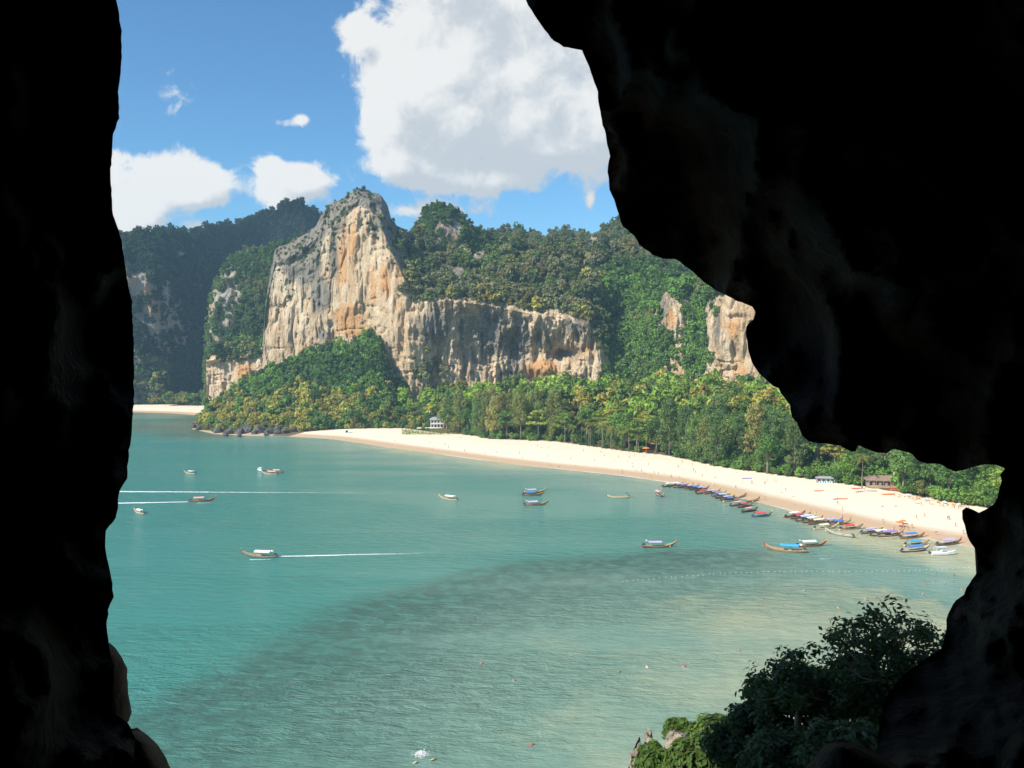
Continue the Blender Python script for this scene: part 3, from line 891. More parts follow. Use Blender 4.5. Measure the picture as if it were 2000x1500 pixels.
def mound_tint(px, py, t, w):
    n = len(px)
    low = sstep(py, 755, 800) * (1 - 0.55 * sstep(px, 700, 770))
    a = pick_tint(n, ['mid', 'dark', 'fresh', 'mid'], [30, 20, 26, 20], clumpy(w, 16), .8)
    c = pick_tint(n, ['olive', 'gold', 'dry', 'fresh', 'mid'], [26, 24, 16, 12, 20], clumpy(w, 14, 9), .95)
    return np.where((RNG.uniform(0, 1, n) < low * 0.85)[:, None], c, a)


relief('knoll', MOUND, M_ROCK, 2.2, (16, 18, 18, 18), simple_bumps(4, 2.0, (20, 7), seed=110),
       lambda px, py, t, w: {'grey': 0.3 + 0 * px, 'orange': 0 * px, 'veg': 0.85 - blobs(px, py, [(573, 790, 12, 22, 1.2)])},
       (5200, lambda px, py, t, w: np.clip(0.97 - blobs(px, py, [(573, 785, 9, 17, 1.3)]), 0.0, 1) * (py < 846), lambda px, py, t, w: (2.2 + 4.0 * RNG.uniform(0, 1, len(px)) ** 1.5) * (1 - 0.45 * sstep(py, 815, 842)), mound_tint),
       kind='structure', seed=6, sky_jag=1.0)

# ------------------------------------------------------------------ the cave the picture is taken from
cave_left = [(228, 0), (237, 60), (238, 120), (231, 180), (233, 230), (222, 262), (218, 310), (216, 360), (222, 420), (238, 470), (247, 540), (257, 590), (261, 680), (262, 760),
             (258, 840), (250, 900), (249, 935), (235, 955), (231, 975), (229, 1002), (221, 1022), (206, 1036), (207, 1080), (214, 1110), (220, 1140), (221, 1165), (212, 1190), (208, 1220),
             (212, 1260), (222, 1300), (220, 1350), (217, 1388), (250, 1412), (265, 1440), (262, 1480), (248, 1510)]
cave_bottom = [(300, 1620), (480, 1740), (800, 1790), (1100, 1760), (1350, 1690), (1480, 1590), (1560, 1520)]
cave_right = [(1600, 1500), (1660, 1492), (1712, 1468), (1716, 1420), (1722, 1385), (1738, 1350), (1765, 1318), (1800, 1290), (1838, 1268), (1846, 1240), (1850, 1210), (1856, 1188), (1868, 1172), (1882, 1162),
              (1888, 1148), (1899, 1132), (1908, 1115), (1910, 1095), (1905, 1072), (1896, 1060), (1887, 1038), (1880, 1015), (1880, 998), (1887, 990), (1898, 994), (1912, 1001), (1925, 994),
              (1940, 986), (1949, 972), (1951, 955), (1957, 938), (1953, 928), (1962, 915), (1942, 908), (1925, 907), (1905, 910), (1885, 916), (1866, 921), (1850, 915), (1836, 906), (1810, 906), (1790, 898),
              (1782, 887), (1763, 880), (1746, 877), (1732, 885), (1714, 884), (1690, 876), (1677, 870), (1673, 881), (1664, 880), (1640, 872), (1610, 866), (1580, 862), (1567, 850), (1556, 826),
              (1546, 815), (1543, 792), (1531, 774), (1520, 759), (1502, 747), (1482, 728), (1470, 710), (1461, 684), (1456, 655), (1457, 637), (1470, 624), (1474, 608), (1468, 599), (1440, 588),
              (1400, 569), (1370, 545), (1345, 525), (1322, 508), (1292, 505), (1268, 492), (1250, 478), (1240, 461), (1216, 442), (1206, 412), (1200, 390), (1190, 370), (1188, 335), (1191, 305), (1185, 270),
              (1173, 226), (1166, 180), (1152, 132), (1136, 98), (1100, 91), (1082, 80), (1062, 58), (1045, 30), (1026, 0)]
cave_top = [(985, -90), (900, -260), (740, -400), (520, -430), (330, -300), (250, -120)]
raw = cave_left + cave_bottom + cave_right + cave_top
ol = []
for (x0, y0), (x1, y1) in zip(raw, raw[1:] + raw[:1]):
    L = math.hypot(x1 - x0, y1 - y0); n = max(1, int(L / 9))
    for k in range(n):
        ol.append((x0 + (x1 - x0) * k / n, y0 + (y1 - y0) * k / n))
ol = np.array(ol)
ol = ol + 2.6 * np.stack([fbm(ol[:, 0] / 11, ol[:, 1] / 11, seed=120), fbm(ol[:, 0] / 11, ol[:, 1] / 11, seed=121)], -1)
ctl = np.array([(230, 0, 3.6), (250, 700, 3.5), (215, 1100, 3.2), (250, 1400, 3.0), (0, 700, 2.7), (0, 0, 2.9), (0, 1400, 2.5), (-600, 700, 1.7), (-1500, 700, 1.1), (-2400, 700, .8),
                (1030, 0, 6.6), (1190, 300, 7.2), (1470, 600, 8.2), (1700, 880, 7.6), (1940, 930, 6.4), (1885, 1050, 5.8), (1840, 1240, 5.0), (1720, 1400, 4.4), (2000, 700, 5.6), (2000, 1200, 4.6), (2000, 1450, 3.6),
                (1500, 200, 6.0), (1800, 400, 5.2), (2600, 700, 3.8), (3600, 700, 1.9), (4600, 700, 1.3), (1500, -300, 5.2), (600, -500, 4.2), (600, -1500, 2.2), (1500, -1500, 2.4), (2600, -900, 2.2), (-600, -900, 1.5),
                (1000, 1800, 2.4), (1000, 2400, 1.54), (1000, 3300, 1.02), (1580, 1500, 3.3), (300, 1560, 2.7), (-300, 2400, 1.4), (2300, 2400, 1.5), (2300, 3300, 1.0), (-300, 3300, .95), (1700, 1800, 2.35)], float)


def cave_depth(px, py):
    num = 0; den = 0
    for x, y, d in ctl:
        w = 1.0 / (((px - x) ** 2 + (py - y) ** 2) / 1e4 + 0.6) ** 1.6
        num = num + w * np.log(d); den = den + w
    d = np.exp(num / den)
    rg = 1 - np.abs(fbm(px / 190 + 3, py / 330, seed=131, octv=3))
    rel = 0.16 * fbm(px / 260, py / 420, seed=130, octv=4) - 0.13 * (rg ** 3 - 0.4) + 0.045 * fbm(px / 62, py / 90, seed=132, octv=4) + 0.014 * fbm(px / 20, py / 24, seed=133)
    lr = sstep(px, 1600, 1800) * sstep(py, 950, 1150)
    return d * (1 + rel * (1 + 0.9 * lr) + lr * 0.10 * (np.abs(fbm(px / 95, py / 120, seed=135, octv=3)) - 0.2) + lr * 0.05 * fbm(px / 34, py / 46, seed=136, octv=3))


DOM = (-2700, 4700, -2300, 3500)
pts = [tuple(p) for p in ol]
nol = len(pts)
fine = []
xs = np.arange(-60, 2080, 13.0); ys = np.arange(-60, 1580, 13.0)
qx, qy = np.meshgrid(xs, ys); qx = qx + RNG.uniform(-4, 4, qx.shape); qy = qy + RNG.uniform(-4, 4, qy.shape)
cx, cy = np.meshgrid(np.arange(DOM[0] + 150, DOM[1] - 100, 150.0), np.arange(DOM[2] + 150, DOM[3] - 100, 150.0))
cx = cx + RNG.uniform(-40, 40, cx.shape); cy = cy + RNG.uniform(-40, 40, cy.shape)
om = ~((cx > -70) & (cx < 2090) & (cy > -70) & (cy < 1590))
gxp = np.concatenate([qx.ravel(), cx[om]]); gyp = np.concatenate([qy.ravel(), cy[om]])
far = dist_line(np.concatenate([ol, ol[:1]]), gxp, gyp) > 7
outm = ~inside(ol, gxp, gyp) & far
pts += list(zip(gxp[outm], gyp[outm]))
rect = []
for k in range(24): rect.append((DOM[0] + (DOM[1] - DOM[0]) * k / 24, DOM[2]))
for k in range(20): rect.append((DOM[1], DOM[2] + (DOM[3] - DOM[2]) * k / 20))
for k in range(24): rect.append((DOM[1] - (DOM[1] - DOM[0]) * k / 24, DOM[3]))
for k in range(20): rect.append((DOM[0], DOM[3] - (DOM[3] - DOM[2]) * k / 20))
r0 = len(pts)
pts += rect
edges = [(i, (i + 1) % nol) for i in range(nol)] + [(r0 + i, r0 + (i + 1) % len(rect)) for i in range(len(rect))]
cv, ce, cf, ovi, _, _ = geometry.delaunay_2d_cdt([Vector(p) for p in pts], edges, [], 0, 1e-4)
cv = np.array([tuple(v) for v in cv])
tri = np.array([f for f in cf if len(f) == 3])
cen = cv[tri].mean(1)
tri = tri[~inside(ol, cen[:, 0], cen[:, 1])]
Dc = cave_depth(cv[:, 0], cv[:, 1])
V3 = P(cv[:, 0], cv[:, 1], Dc)
drop = EYE - V3[:, 2]
kk = np.where(drop > 1.9, (1.9 + 0.3 * (drop - 1.9)) / np.maximum(drop, 1e-3), 1.0)      # the floor is met sooner along the same line of sight
V3 = np.array([0, 0, EYE]) + (V3 - np.array([0, 0, EYE])) * kk[:, None]
faces = [tri]
# map original index -> cdt index
inv = {}
for i, lst in enumerate(ovi):
    for q in lst: inv[q] = i
ring = [inv[i] for i in range(nol)]
# the rim turns away, outwards
nrm = np.roll(ol, -1, 0) - np.roll(ol, 1, 0)
nrm = np.stack([nrm[:, 1], -nrm[:, 0]], -1); nrm /= np.linalg.norm(nrm, axis=1, keepdims=True) + 1e-9
test = inside(ol, ol[:, 0] + nrm[:, 0] * 3, ol[:, 1] + nrm[:, 1] * 3)
if test.mean() > 0.5: nrm = -nrm
verts = [V3]; base = len(V3); prev = np.array(ring)
for off, k in ((5, 1.04), (18, 1.14), (60, 1.4), (150, 1.9)):
    q = ol + nrm * off
    for _ in range(2 if off > 10 else 0):
        q = (q + np.roll(q, 1, 0) + np.roll(q, -1, 0)) / 3
    # stay outside the opening as seen from the viewpoint
    bad = inside(ol, q[:, 0], q[:, 1]); q[bad] = ol[bad]
    nv = P(q[:, 0], q[:, 1], cave_depth(ol[:, 0], ol[:, 1]) * k)
    cur = np.arange(base, base + nol); base += nol; verts.append(nv)
    faces.append(np.stack([prev, np.roll(prev, -1), np.roll(cur, -1), cur], -1)); prev = cur
# chamber behind the viewer
rr = np.array([inv[r0 + i] for i in range(len(rect))]); prev = rr
R3 = V3[rr]
for ky, kx in ((-0.6, 1.25), (-2.5, 1.5), (-5, 1.3), (-7, 0.7)):
    nv = R3.copy(); nv[:, 0] *= kx; nv[:, 2] = EYE + np.maximum((nv[:, 2] - EYE) * kx, -1.6); nv[:, 1] = ky + 0.5 * fbm(nv[:, 0], nv[:, 2], seed=140)
    nv[:, 0] += 0.25 * fbm(nv[:, 0] * 2, nv[:, 2] * 2, ky, seed=141); nv[:, 2] = np.maximum(nv[:, 2], EYE - 1.6)
    cur = np.arange(base, base + len(rect)); base += len(rect); verts.append(nv)
    faces.append(np.stack([prev, np.roll(prev, -1), np.roll(cur, -1), cur], -1)); prev = cur
verts.append(np.array([[0.2, -7.6, EYE + 0.6]])); c = base
faces.append(np.stack([prev, np.roll(prev, -1), np.full(len(prev), c)], -1))

m_cave, t, b = mat_new('cave_limestone')
tcn = t.n('ShaderNodeTexCoord'); po = tcn.outputs['Object']
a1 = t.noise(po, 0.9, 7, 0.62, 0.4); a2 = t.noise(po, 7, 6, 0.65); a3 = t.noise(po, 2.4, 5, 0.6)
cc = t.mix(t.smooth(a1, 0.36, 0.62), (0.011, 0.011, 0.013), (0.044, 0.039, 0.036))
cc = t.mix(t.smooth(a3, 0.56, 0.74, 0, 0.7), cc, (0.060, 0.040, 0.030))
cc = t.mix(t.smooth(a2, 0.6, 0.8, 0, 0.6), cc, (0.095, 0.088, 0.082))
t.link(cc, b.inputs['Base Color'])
b.inputs['Roughness'].default_value = 0.9
b.inputs['Specular IOR Level'].default_value = 0.15
bp = t.n('ShaderNodeBump'); bp.inputs['Strength'].default_value = 0.8; bp.inputs['Distance'].default_value = 0.12
t.link(t.math('ADD', a2, t.math('MULTIPLY', a3, 1.6)), bp.inputs['Height']); t.link(bp.outputs[0], b.inputs['Normal'])
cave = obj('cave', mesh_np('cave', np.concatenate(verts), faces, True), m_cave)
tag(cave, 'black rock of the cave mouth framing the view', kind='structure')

# ---- the outside of this cliff: unseen, its crest shaped to shade the ledge below the cave
ex = np.arange(-110, 150, 2.0); ez = np.arange(-2, 150, 2.0)
EX, EZ = np.meshgrid(ex, ez)
ey = 12 + 2.2 * fbm(EX / 14, EZ / 20, seed=150) + 0.02 * np.abs(EX)
top = np.interp(ex, [-110, -85, -66, -48, -30, -18, -4, 150], [58, 60, 62, 64, 67, 74, 134, 120]) + 3 * fbm(ex / 9, 0 * ex, seed=151)
EZ2 = np.minimum(EZ, top[None])
fr_ = np.stack([EX, ey, EZ2], -1)
epx, epy = to_px(fr_)
hole = inside(ol, epx, epy) | (dist_line(np.concatenate([ol, ol[:1]]), epx, epy) < 340)
gf = grid_faces(len(ex), len(ez))
hf = hole.ravel()
gf = gf[~hf[gf].any(1)]
nf = len(ex) * len(ez)
bk = []
for dy, dz in ((3, 1), (12, 3), (40, -6), (110, -40)):
    q = fr_[-1].copy(); q[:, 1] -= dy; q[:, 2] += dz; bk.append(q)
bk = np.stack(bk)
bf = grid_faces(len(ex), len(bk) + 1)
idx = np.concatenate([np.arange(nf - len(ex), nf), np.arange(nf, nf + bk.shape[0] * len(ex))])
me = mesh_np('cliff_outside', np.concatenate([fr_.reshape(-1, 3), bk.reshape(-1, 3)]), [gf, idx[bf]], True,
             {'grey': np.full(nf + bk.shape[0] * len(ex), .4), 'orange': np.zeros(nf + bk.shape[0] * len(ex)), 'veg': np.zeros(nf + bk.shape[0] * len(ex))})
tag(obj('cliff_outside', me, M_ROCK_FAR), 'unseen outer face of the cliff around the cave mouth, crest shaped for its shadow', kind='structure')

# ---- wooded ledge below the cave, lower right
hx = np.arange(-30, 90, 0.8); hy = np.arange(9, 64, 0.8)
HX, HY = np.meshgrid(hx, hy)


def ledge(x, y):
    z = 51.3 - 0.36 * (y - 20) + 0.16 * (x - 10) + 0.9 * fbm(x / 5, y / 5, seed=160)
    lim = 5.6 + 0.02 * (y - 20) + 0.8 * fbm(y / 4, 0 * y, seed=161)
    k = sstep(x, lim - 3.4, lim + 0.6) * (1 - sstep(y, 41, 46))
    return np.maximum(z, 20) * k + (1 - k) * np.maximum(2.0, 20 - 0.6 * np.maximum(0, y - 20)) * (1 - sstep(y, 50, 60)) - 3 * sstep(y, 56, 62)


HZ = ledge(HX, HY)
n_ = HX.size
me = mesh_np('ledge', np.stack([HX, HY, HZ], -1).reshape(-1, 3), grid_faces(len(hx), len(hy)), True, {'grey': np.full(n_, .5), 'orange': np.zeros(n_), 'veg': np.full(n_, .55)})
tag(obj('ledge', me, M_ROCK_FAR), 'steep rocky ledge below the cave mouth at lower right', kind='structure')

# ------------------------------------------------------------------ foliage building blocks
def leaf_cloud(cent, rad, n_each, size, aspect=1.6, flat=1.0, seed=0, droop=0.0, up=0.35, tri_=False):
    """leaf blades spread on the shells of clumps: cent (k,3), rad (k,) -> verts, quads"""
    rg = np.random.default_rng(seed)
    k = len(cent)
    c = np.repeat(cent, n_each, 0); r = np.repeat(rad, n_each)
    n = len(c)
    d = rg.normal(size=(n, 3)); d /= np.linalg.norm(d, axis=1, keepdims=True)
    d[:, 2] = np.where(rg.uniform(0, 1, n) < 0.45, np.abs(d[:, 2]), d[:, 2])
    pos = c + d * (r * rg.uniform(0.45, 1.05, n))[:, None] * np.array([1, 1, flat])
    nr = d + rg.normal(size=(n, 3)) * 0.32 + np.array([0, 0, up]); nr /= np.linalg.norm(nr, axis=1, keepdims=True)
    a = np.cross(nr, rg.normal(size=(n, 3)))
    if droop > 0:
        a = a * (1 - droop) + np.array([0, 0, -1]) * droop * np.linalg.norm(a, axis=1, keepdims=True)
    a /= np.linalg.norm(a, axis=1, keepdims=True) + 1e-9
    bb = np.cross(nr, a); bb /= np.linalg.norm(bb, axis=1, keepdims=True) + 1e-9
    s = size * rg.uniform(0.6, 1.4, n)[:, None]
    a = a * s * aspect * 0.5; bb = bb * s * 0.5
    v = np.stack([pos - a, pos + bb * 0.9 + nr * s * 0.1, pos + a, pos - bb * 0.9 + nr * s * 0.1], 1).reshape(-1, 3)
    f = np.arange(4 * n).reshape(n, 4)
    return v, f


def crown_clumps(kind, rg, rx, rz, k):
    """clump centres of a crown of half-width rx, half-height rz, resting on z = 0"""
    c = []; r = []
    while len(c) < k:
        p = rg.uniform(-1, 1, 3)
        q = np.linalg.norm(p)
        if q > 1 or q < 0.35: continue
        if kind == 'dome' and p[2] < -0.55: continue
        c.append((p[0] * rx * 0.8, p[1] * rx * 0.8, rz + p[2] * rz * 0.85)); r.append(rx * rg.uniform(0.24, 0.42))
    return np.array(c), np.array(r)


PROTO = bpy.data.collections.new("hillside_crowns")      # only instanced by the forest objects, not in the scene
for i in range(7):
    rg = np.random.default_rng(300 + i)
    c, r = crown_clumps('dome', rg, 1.0, [0.75, 0.9, 1.05, 0.7, 1.25, 0.85, 0.95][i], 17)
    v, f = leaf_cloud(c, r, 26, 0.20, 1.5, seed=310 + i)
    me = mesh_np('crown', v, f, False); me.materials.append(M_LEAF_I)
    o = bpy.data.objects.new('crown_%d' % i, me); PROTO.objects.link(o)


def forest_nodes():
    g = bpy.data.node_groups.new("forest", 'GeometryNodeTree')
    g.interface.new_socket("Geometry", in_out='INPUT', socket_type='NodeSocketGeometry')
    g.interface.new_socket("Geometry", in_out='OUTPUT', socket_type='NodeSocketGeometry')
    N = g.nodes; Lk = g.links
    gi = N.new('NodeGroupInput'); go = N.new('NodeGroupOutput')
    m2p = N.new('GeometryNodeMeshToPoints')
    ci = N.new('GeometryNodeCollectionInfo'); ci.inputs[0].default_value = PROTO; ci.inputs[1].default_value = True; ci.inputs[2].default_value = True
    ip = N.new('GeometryNodeInstanceOnPoints'); ip.inputs['Pick Instance'].default_value = True
    a = N.new('GeometryNodeInputNamedAttribute'); a.data_type = 'FLOAT'; a.inputs[0].default_value = 'scl'
    rv = N.new('FunctionNodeRandomValue'); rv.data_type = 'FLOAT_VECTOR'
    rv.inputs[0].default_value = (-0.15, -0.15, 0); rv.inputs[1].default_value = (0.15, 0.15, 6.283)
    cmb = N.new('ShaderNodeCombineXYZ')
    st = N.new('FunctionNodeRandomValue'); st.data_type = 'FLOAT'; st.inputs[2].default_value = 0.8; st.inputs[3].default_value = 1.3
    mu = N.new('ShaderNodeMath'); mu.operation = 'MULTIPLY'
    Lk.new(gi.outputs[0], m2p.inputs[0]); Lk.new(m2p.outputs[0], ip.inputs['Points']); Lk.new(ci.outputs[0], ip.inputs['Instance'])
    Lk.new(rv.outputs[0], ip.inputs['Rotation'])
    Lk.new(a.outputs[0], cmb.inputs[0]); Lk.new(a.outputs[0], cmb.inputs[1])
    Lk.new(a.outputs[0], mu.inputs[0]); Lk.new(st.outputs[1], mu.inputs[1]); Lk.new(mu.outputs[0], cmb.inputs[2])
    Lk.new(cmb.outputs[0], ip.inputs['Scale'])
    Lk.new(ip.outputs[0], go.inputs[0])
    return g


GN = forest_nodes()


def forest_object(name, pos, scl, tint, label):
    me = bpy.data.meshes.new(name)
    me.vertices.add(len(pos)); me.vertices.foreach_set('co', np.asarray(pos, np.float32).ravel())
    at = me.attributes.new('scl', 'FLOAT', 'POINT'); at.data.foreach_set('value', np.asarray(scl, np.float32))
    at = me.attributes.new('tint', 'FLOAT_COLOR', 'POINT')
    at.data.foreach_set('color', np.concatenate([tint, np.ones((len(tint), 1))], 1).astype(np.float32).ravel())
    o = obj(name, me)
    md = o.modifiers.new('forest', 'NODES'); md.node_group = GN
    tag(o, label, 'forest', None, 'stuff')
    return o


for (pos, scl, tint), lab in zip(FOREST, ('jungle covering the top and gullies of the sunlit cliff', 'trees covering the half-shaded grey hill', 'forest covering the far left ridge, shade put into its leaf colour',
                                          'trees covering the rounded pinnacle', 'forest on the skyline ridge at right', 'green and yellow scrub covering the knoll at the point')):
    forest_object('forest', pos, scl, tint, lab)

# ------------------------------------------------------------------ trees behind the beach
CLIFF_X = np.array([c[0] for c in MAIN]); CLIFF_D = np.array([c[1][1] for c in MAIN])


def tree_proto(kind, seed):
    """returns (trunk mesh, crown mesh) for a tree 1 unit = 1 metre"""
    rg = np.random.default_rng(seed)
    mb = MB()
    if kind == 'casuarina':
        h = 26.0
        mb.tube([(0, 0, -1), (0.2, 0.1, h * .35), (-.1, .2, h * .7), (0, 0, h * .95)], [.42, .32, .18, .05], 6)
        cs = []; rs = []
        for i in range(52):
            z = h * (0.18 + 0.80 * rg.uniform(0, 1) ** 0.85)
            wid = 7.2 * (1 - (z / h)) ** 0.6 + 1.0
            an = rg.uniform(0, 6.283); q = wid * rg.uniform(0.35, 1.0)
            cs.append((q * math.cos(an), q * math.sin(an), z)); rs.append(rg.uniform(1.4, 2.5))
            mb.tube([(0, 0, z - 2.4), (q * math.cos(an) * .9, q * math.sin(an) * .9, z)], [.09, .03], 4)
        v, f = leaf_cloud(np.array(cs), np.array(rs), 52, 0.46, 3.0, 1.35, seed + 1, droop=0.5)
    elif kind == 'broadleaf':
        h = 17.0; rx = 6.6
        mb.tube([(0, 0, -1), (.3, 0, 4), (.1, .3, 8)], [.5, .4, .28], 7)
        c, r = crown_clumps('dome', rg, rx, 5.4, 34)
        c[:, 2] += 5.2
        for i in range(0, 34, 3):
            mb.tube([(.2, .1, 5), tuple(c[i] * np.array([.5, .5, 1]) * 0.8 + np.array([0, 0, 1])), tuple(c[i])], [.22, .13, .04], 4)
        v, f = leaf_cloud(c, r * 0.85, 46, 0.62, 1.5, .8, seed + 1)
    elif kind == 'umbrella':
        h = 15.0
        mb.tube([(0, 0, -1), (.2, .2, 5), (0, 0, 9.5)], [.36, .28, .2], 6)
        cs = []; rs = []
        for lay, (z, w, k) in enumerate(((9.0, 6.5, 12), (11.4, 5.4, 11), (13.4, 3.6, 8), (14.8, 1.8, 4))):
            for i in range(k):
                an = rg.uniform(0, 6.283); q = w * rg.uniform(.2, 1) ** .6
                cs.append((q * math.cos(an), q * math.sin(an), z + rg.uniform(-.4, .4))); rs.append(rg.uniform(1.1, 1.8))
                if i % 2: mb.tube([(0, 0, z - 2), cs[-1]], [.14, .03], 4)
        v, f = leaf_cloud(np.array(cs), np.array(rs), 42, 0.55, 1.5, .5, seed + 1)
    elif kind == 'shrub':
        c, r = crown_clumps('dome', rg, 3.0, 2.2, 18); c[:, 2] -= .6
        for i in range(5): mb.tube([(0, 0, -.5), tuple(c[i])], [.1, .03], 4)
        v, f = leaf_cloud(c, r, 46, 0.42, 1.5, .85, seed + 1)
    else:
        raise ValueError(kind)
    return mb.mesh('trunk', True), mesh_np('crown', v, f, False)


def palm_proto(seed):
    rg = np.random.default_rng(seed)
    mb = MB(); h = 12.5
    lean = rg.uniform(-1.2, 1.2)
    tp = [(lean * (k / 6) ** 2, 0.2 * math.sin(k), -0.6 + (h + 0.6) * k / 6) for k in range(7)]
    mb.tube(tp, [.28, .22, .19, .17, .16, .15, .14], 7)
    top = np.array(tp[-1]); V_ = []; F_ = []
    for i in range(19):
        an = 6.283 * i / 19 * 2.62 + rg.uniform(-.2, .2); el_ = rg.uniform(-.25, 1.15); L = rg.uniform(3.4, 4.4)
        d = np.array([math.cos(an), math.sin(an), 0]); sd_ = np.array([-d[1], d[0], 0])
        rach = []
        for s in np.linspace(0, 1, 10):
            rach.append(top + d * L * s * math.cos(el_ * (1 - .5 * s)) + np.array([0, 0, L * (math.sin(el_) * s - 0.62 * s * s)]))
        for j in range(1, 10):
            w = 0.95 * math.sin(math.pi * (0.12 + 0.86 * j / 10)) + .12
            p0, p1 = rach[j - 1], rach[j]
            for sg in (-1, 1):
                b0 = len(V_)
                tip = p1 + sd_ * sg * w + d * 0.35 + np.array([0, 0, -0.38 * w])
                V_ += [p0, p0 * .35 + p1 * .65, tip]; F_.append((b0, b0 + 1, b0 + 2))
    return mb.mesh('trunk', True), mesh_np('crown', np.array(V_), np.array(F_), False)


TP = {k: [tree_proto(k, 400 + 10 * j + s) for s in range(n)] for j, (k, n) in enumerate((('casuarina', 4), ('broadleaf', 5), ('umbrella', 3), ('shrub', 4)))}
TP['palm'] = [palm_proto(470 + s) for s in range(3)]


def ground_z(x, y):
    return float(land_height(np.array([x]), np.array([y]))[0][0])


def place_tree(kind, x, y, scale, tint, name, label, group, z=None, stretch=1.0, variant=None):
    tm, cm = TP[kind][variant if variant is not None else random.randrange(len(TP[kind]))]
    r = empty(name, (x, y, ground_z(x, y) if z is None else z), random.uniform(0, 6.283))
    r.scale = (scale, scale, scale * stretch)
    obj('trunk', tm, M_BARK, r)
    c = obj('crown', cm, M_LEAF_O, r); c.color = tuple(tint) + (1,)
    tag(r, label, 'tree' if kind != 'shrub' else 'shrub', group)
    return r


ORD = ['first', 'second', 'third', 'fourth', 'fifth', 'sixth', 'seventh', 'eighth', 'ninth', 'tenth', 'eleventh', 'twelfth', 'thirteenth', 'fourteenth', 'fifteenth', 'sixteenth',
       'seventeenth', 'eighteenth', 'nineteenth', 'twentieth']


def ordinal(i):
    if i < 20: return ORD[i]
    tens = ['twenty', 'thirty', 'forty', 'fifty', 'sixty', 'seventy', 'eighty', 'ninety'][(i + 1) // 10 - 2]
    u = (i + 1) % 10
    return (tens[:-1] + 'ieth') if u == 0 else tens + '-' + ORD[u - 1]


KNAME = {'casuarina': 'casuarina_tree', 'broadleaf': 'broadleaf_tree', 'umbrella': 'spreading_tree', 'palm': 'coconut_palm', 'shrub': 'shrub'}
KDESC = {'casuarina': 'feathery olive casuarina', 'broadleaf': 'round-crowned green broadleaf tree', 'umbrella': 'flat-topped yellow-green spreading tree', 'palm': 'coconut palm', 'shrub': 'low green shrub'}
VSEG = np.hypot(*np.diff(VEG, axis=0).T); VCUM = np.concatenate([[0], np.cumsum(VSEG)])


def along(s):
    i = min(max(np.searchsorted(VCUM, s) - 1, 0), len(VEG) - 2)
    f = (s - VCUM[i]) / VSEG[i]
    p = VEG[i] + (VEG[i + 1] - VEG[i]) * f
    d = (VEG[i + 1] - VEG[i]) / VSEG[i]
    return p, np.array([-d[1], d[0]])       # inland is on the left hand of the walk


def kind_at(px, row):
    u = random.random()
    if px < 850: return 'shrub' if row == 0 and u < .45 else 'broadleaf'
    if px < 1025: return 'casuarina' if u < .72 else 'broadleaf'
    if px < 1100: return 'broadleaf' if u < .5 else ('casuarina' if u < .8 else 'umbrella')
    if px < 1300: return 'palm' if (row == 0 and u < .42) else ('umbrella' if u < .7 else 'broadleaf')
    if px < 1400: return 'casuarina' if u < .6 else 'broadleaf'
    if px < 1580: return 'casuarina' if u < .5 else ('shrub' if row == 0 and u < .7 else 'broadleaf')
    if px < 1690: return 'broadleaf' if u < .75 else 'umbrella'
    return 'broadleaf' if u < .65 else ('umbrella' if u < .85 else 'shrub')


TT = {'casuarina': [(0.105, 0.150, 0.050), (0.150, 0.165, 0.055), (0.085, 0.135, 0.048), (0.20, 0.18, 0.065)],
      'broadleaf': [(0.055, 0.130, 0.034), (0.085, 0.175, 0.038), (0.045, 0.10, 0.032), (0.125, 0.20, 0.045), (0.07, 0.14, 0.04)],
      'umbrella': [(0.15, 0.215, 0.045), (0.11, 0.19, 0.04), (0.21, 0.225, 0.05)], 'palm': [(0.110, 0.135, 0.034), (0.15, 0.155, 0.042)], 'shrub': [(0.055, 0.120, 0.030), (0.080, 0.130, 0.034)]}
belt = []
for row, (off, gap) in enumerate(((5, 11.0), (18, 13.0), (33, 14.5), (50, 15.5))):
    s = 4.0 + row * 3
    while s < VCUM[-1] - 2:
        p, nr = along(s)
        q = p + nr * (off + random.uniform(-2.5, 3))
        px_, _ = to_px(np.array([q[0], q[1], 2.0]))
        s += gap * random.uniform(0.8, 1.25)
        if px_ < 690 or px_ > 1990: continue
        if 838 < px_ < 868 and row < 2: continue            # the house stands here
        if 1690 < px_ < 1745 and row < 1: continue           # the beach bar
        if 1585 < px_ < 1640 and row < 1: continue
        if px_ < 850 and row > 1: continue
        kd = kind_at(px_, row)
        if row > 0 and kd == 'shrub': kd = 'broadleaf'
        belt.append((px_, row, kd, q))
count = {}
for px_, row, kd, q in sorted(belt, key=lambda e: e[0]):
    sc = {'casuarina': (.9, 1.25), 'broadleaf': (1.0, 1.55), 'umbrella': (1.05, 1.4), 'palm': (1.0, 1.35), 'shrub': (.9, 1.6)}[kd]
    s_ = random.uniform(*sc)
    if px_ < 850: s_ *= 0.72
    if px_ > 1640: s_ *= 0.8
    tint = np.array(random.choice(TT[kd])) * random.uniform(1.05, 1.75) * (np.array([1.12, 1.12, 1.0]) if kd == 'casuarina' else np.array([1.4, 1.15, 1.0]))
    if row == 0:
        i = count.get(kd, 0); count[kd] = i + 1
        lab = '%s on the sand edge, %s such from the left' % (KDESC[kd], ordinal(i)); gp = 'trees along the edge of the sand'
    else:
        i = count.get((kd, row), 0); count[(kd, row)] = i + 1
        lab = '%s, %s such from the left in tree row %s' % (KDESC[kd], ordinal(i), ['one', 'two', 'three', 'four'][row]); gp = '%ss behind the front trees, row %s' % (KDESC[kd], ORD[row])
    place_tree(kd, q[0], q[1], s_, tint, KNAME[kd], lab, gp)

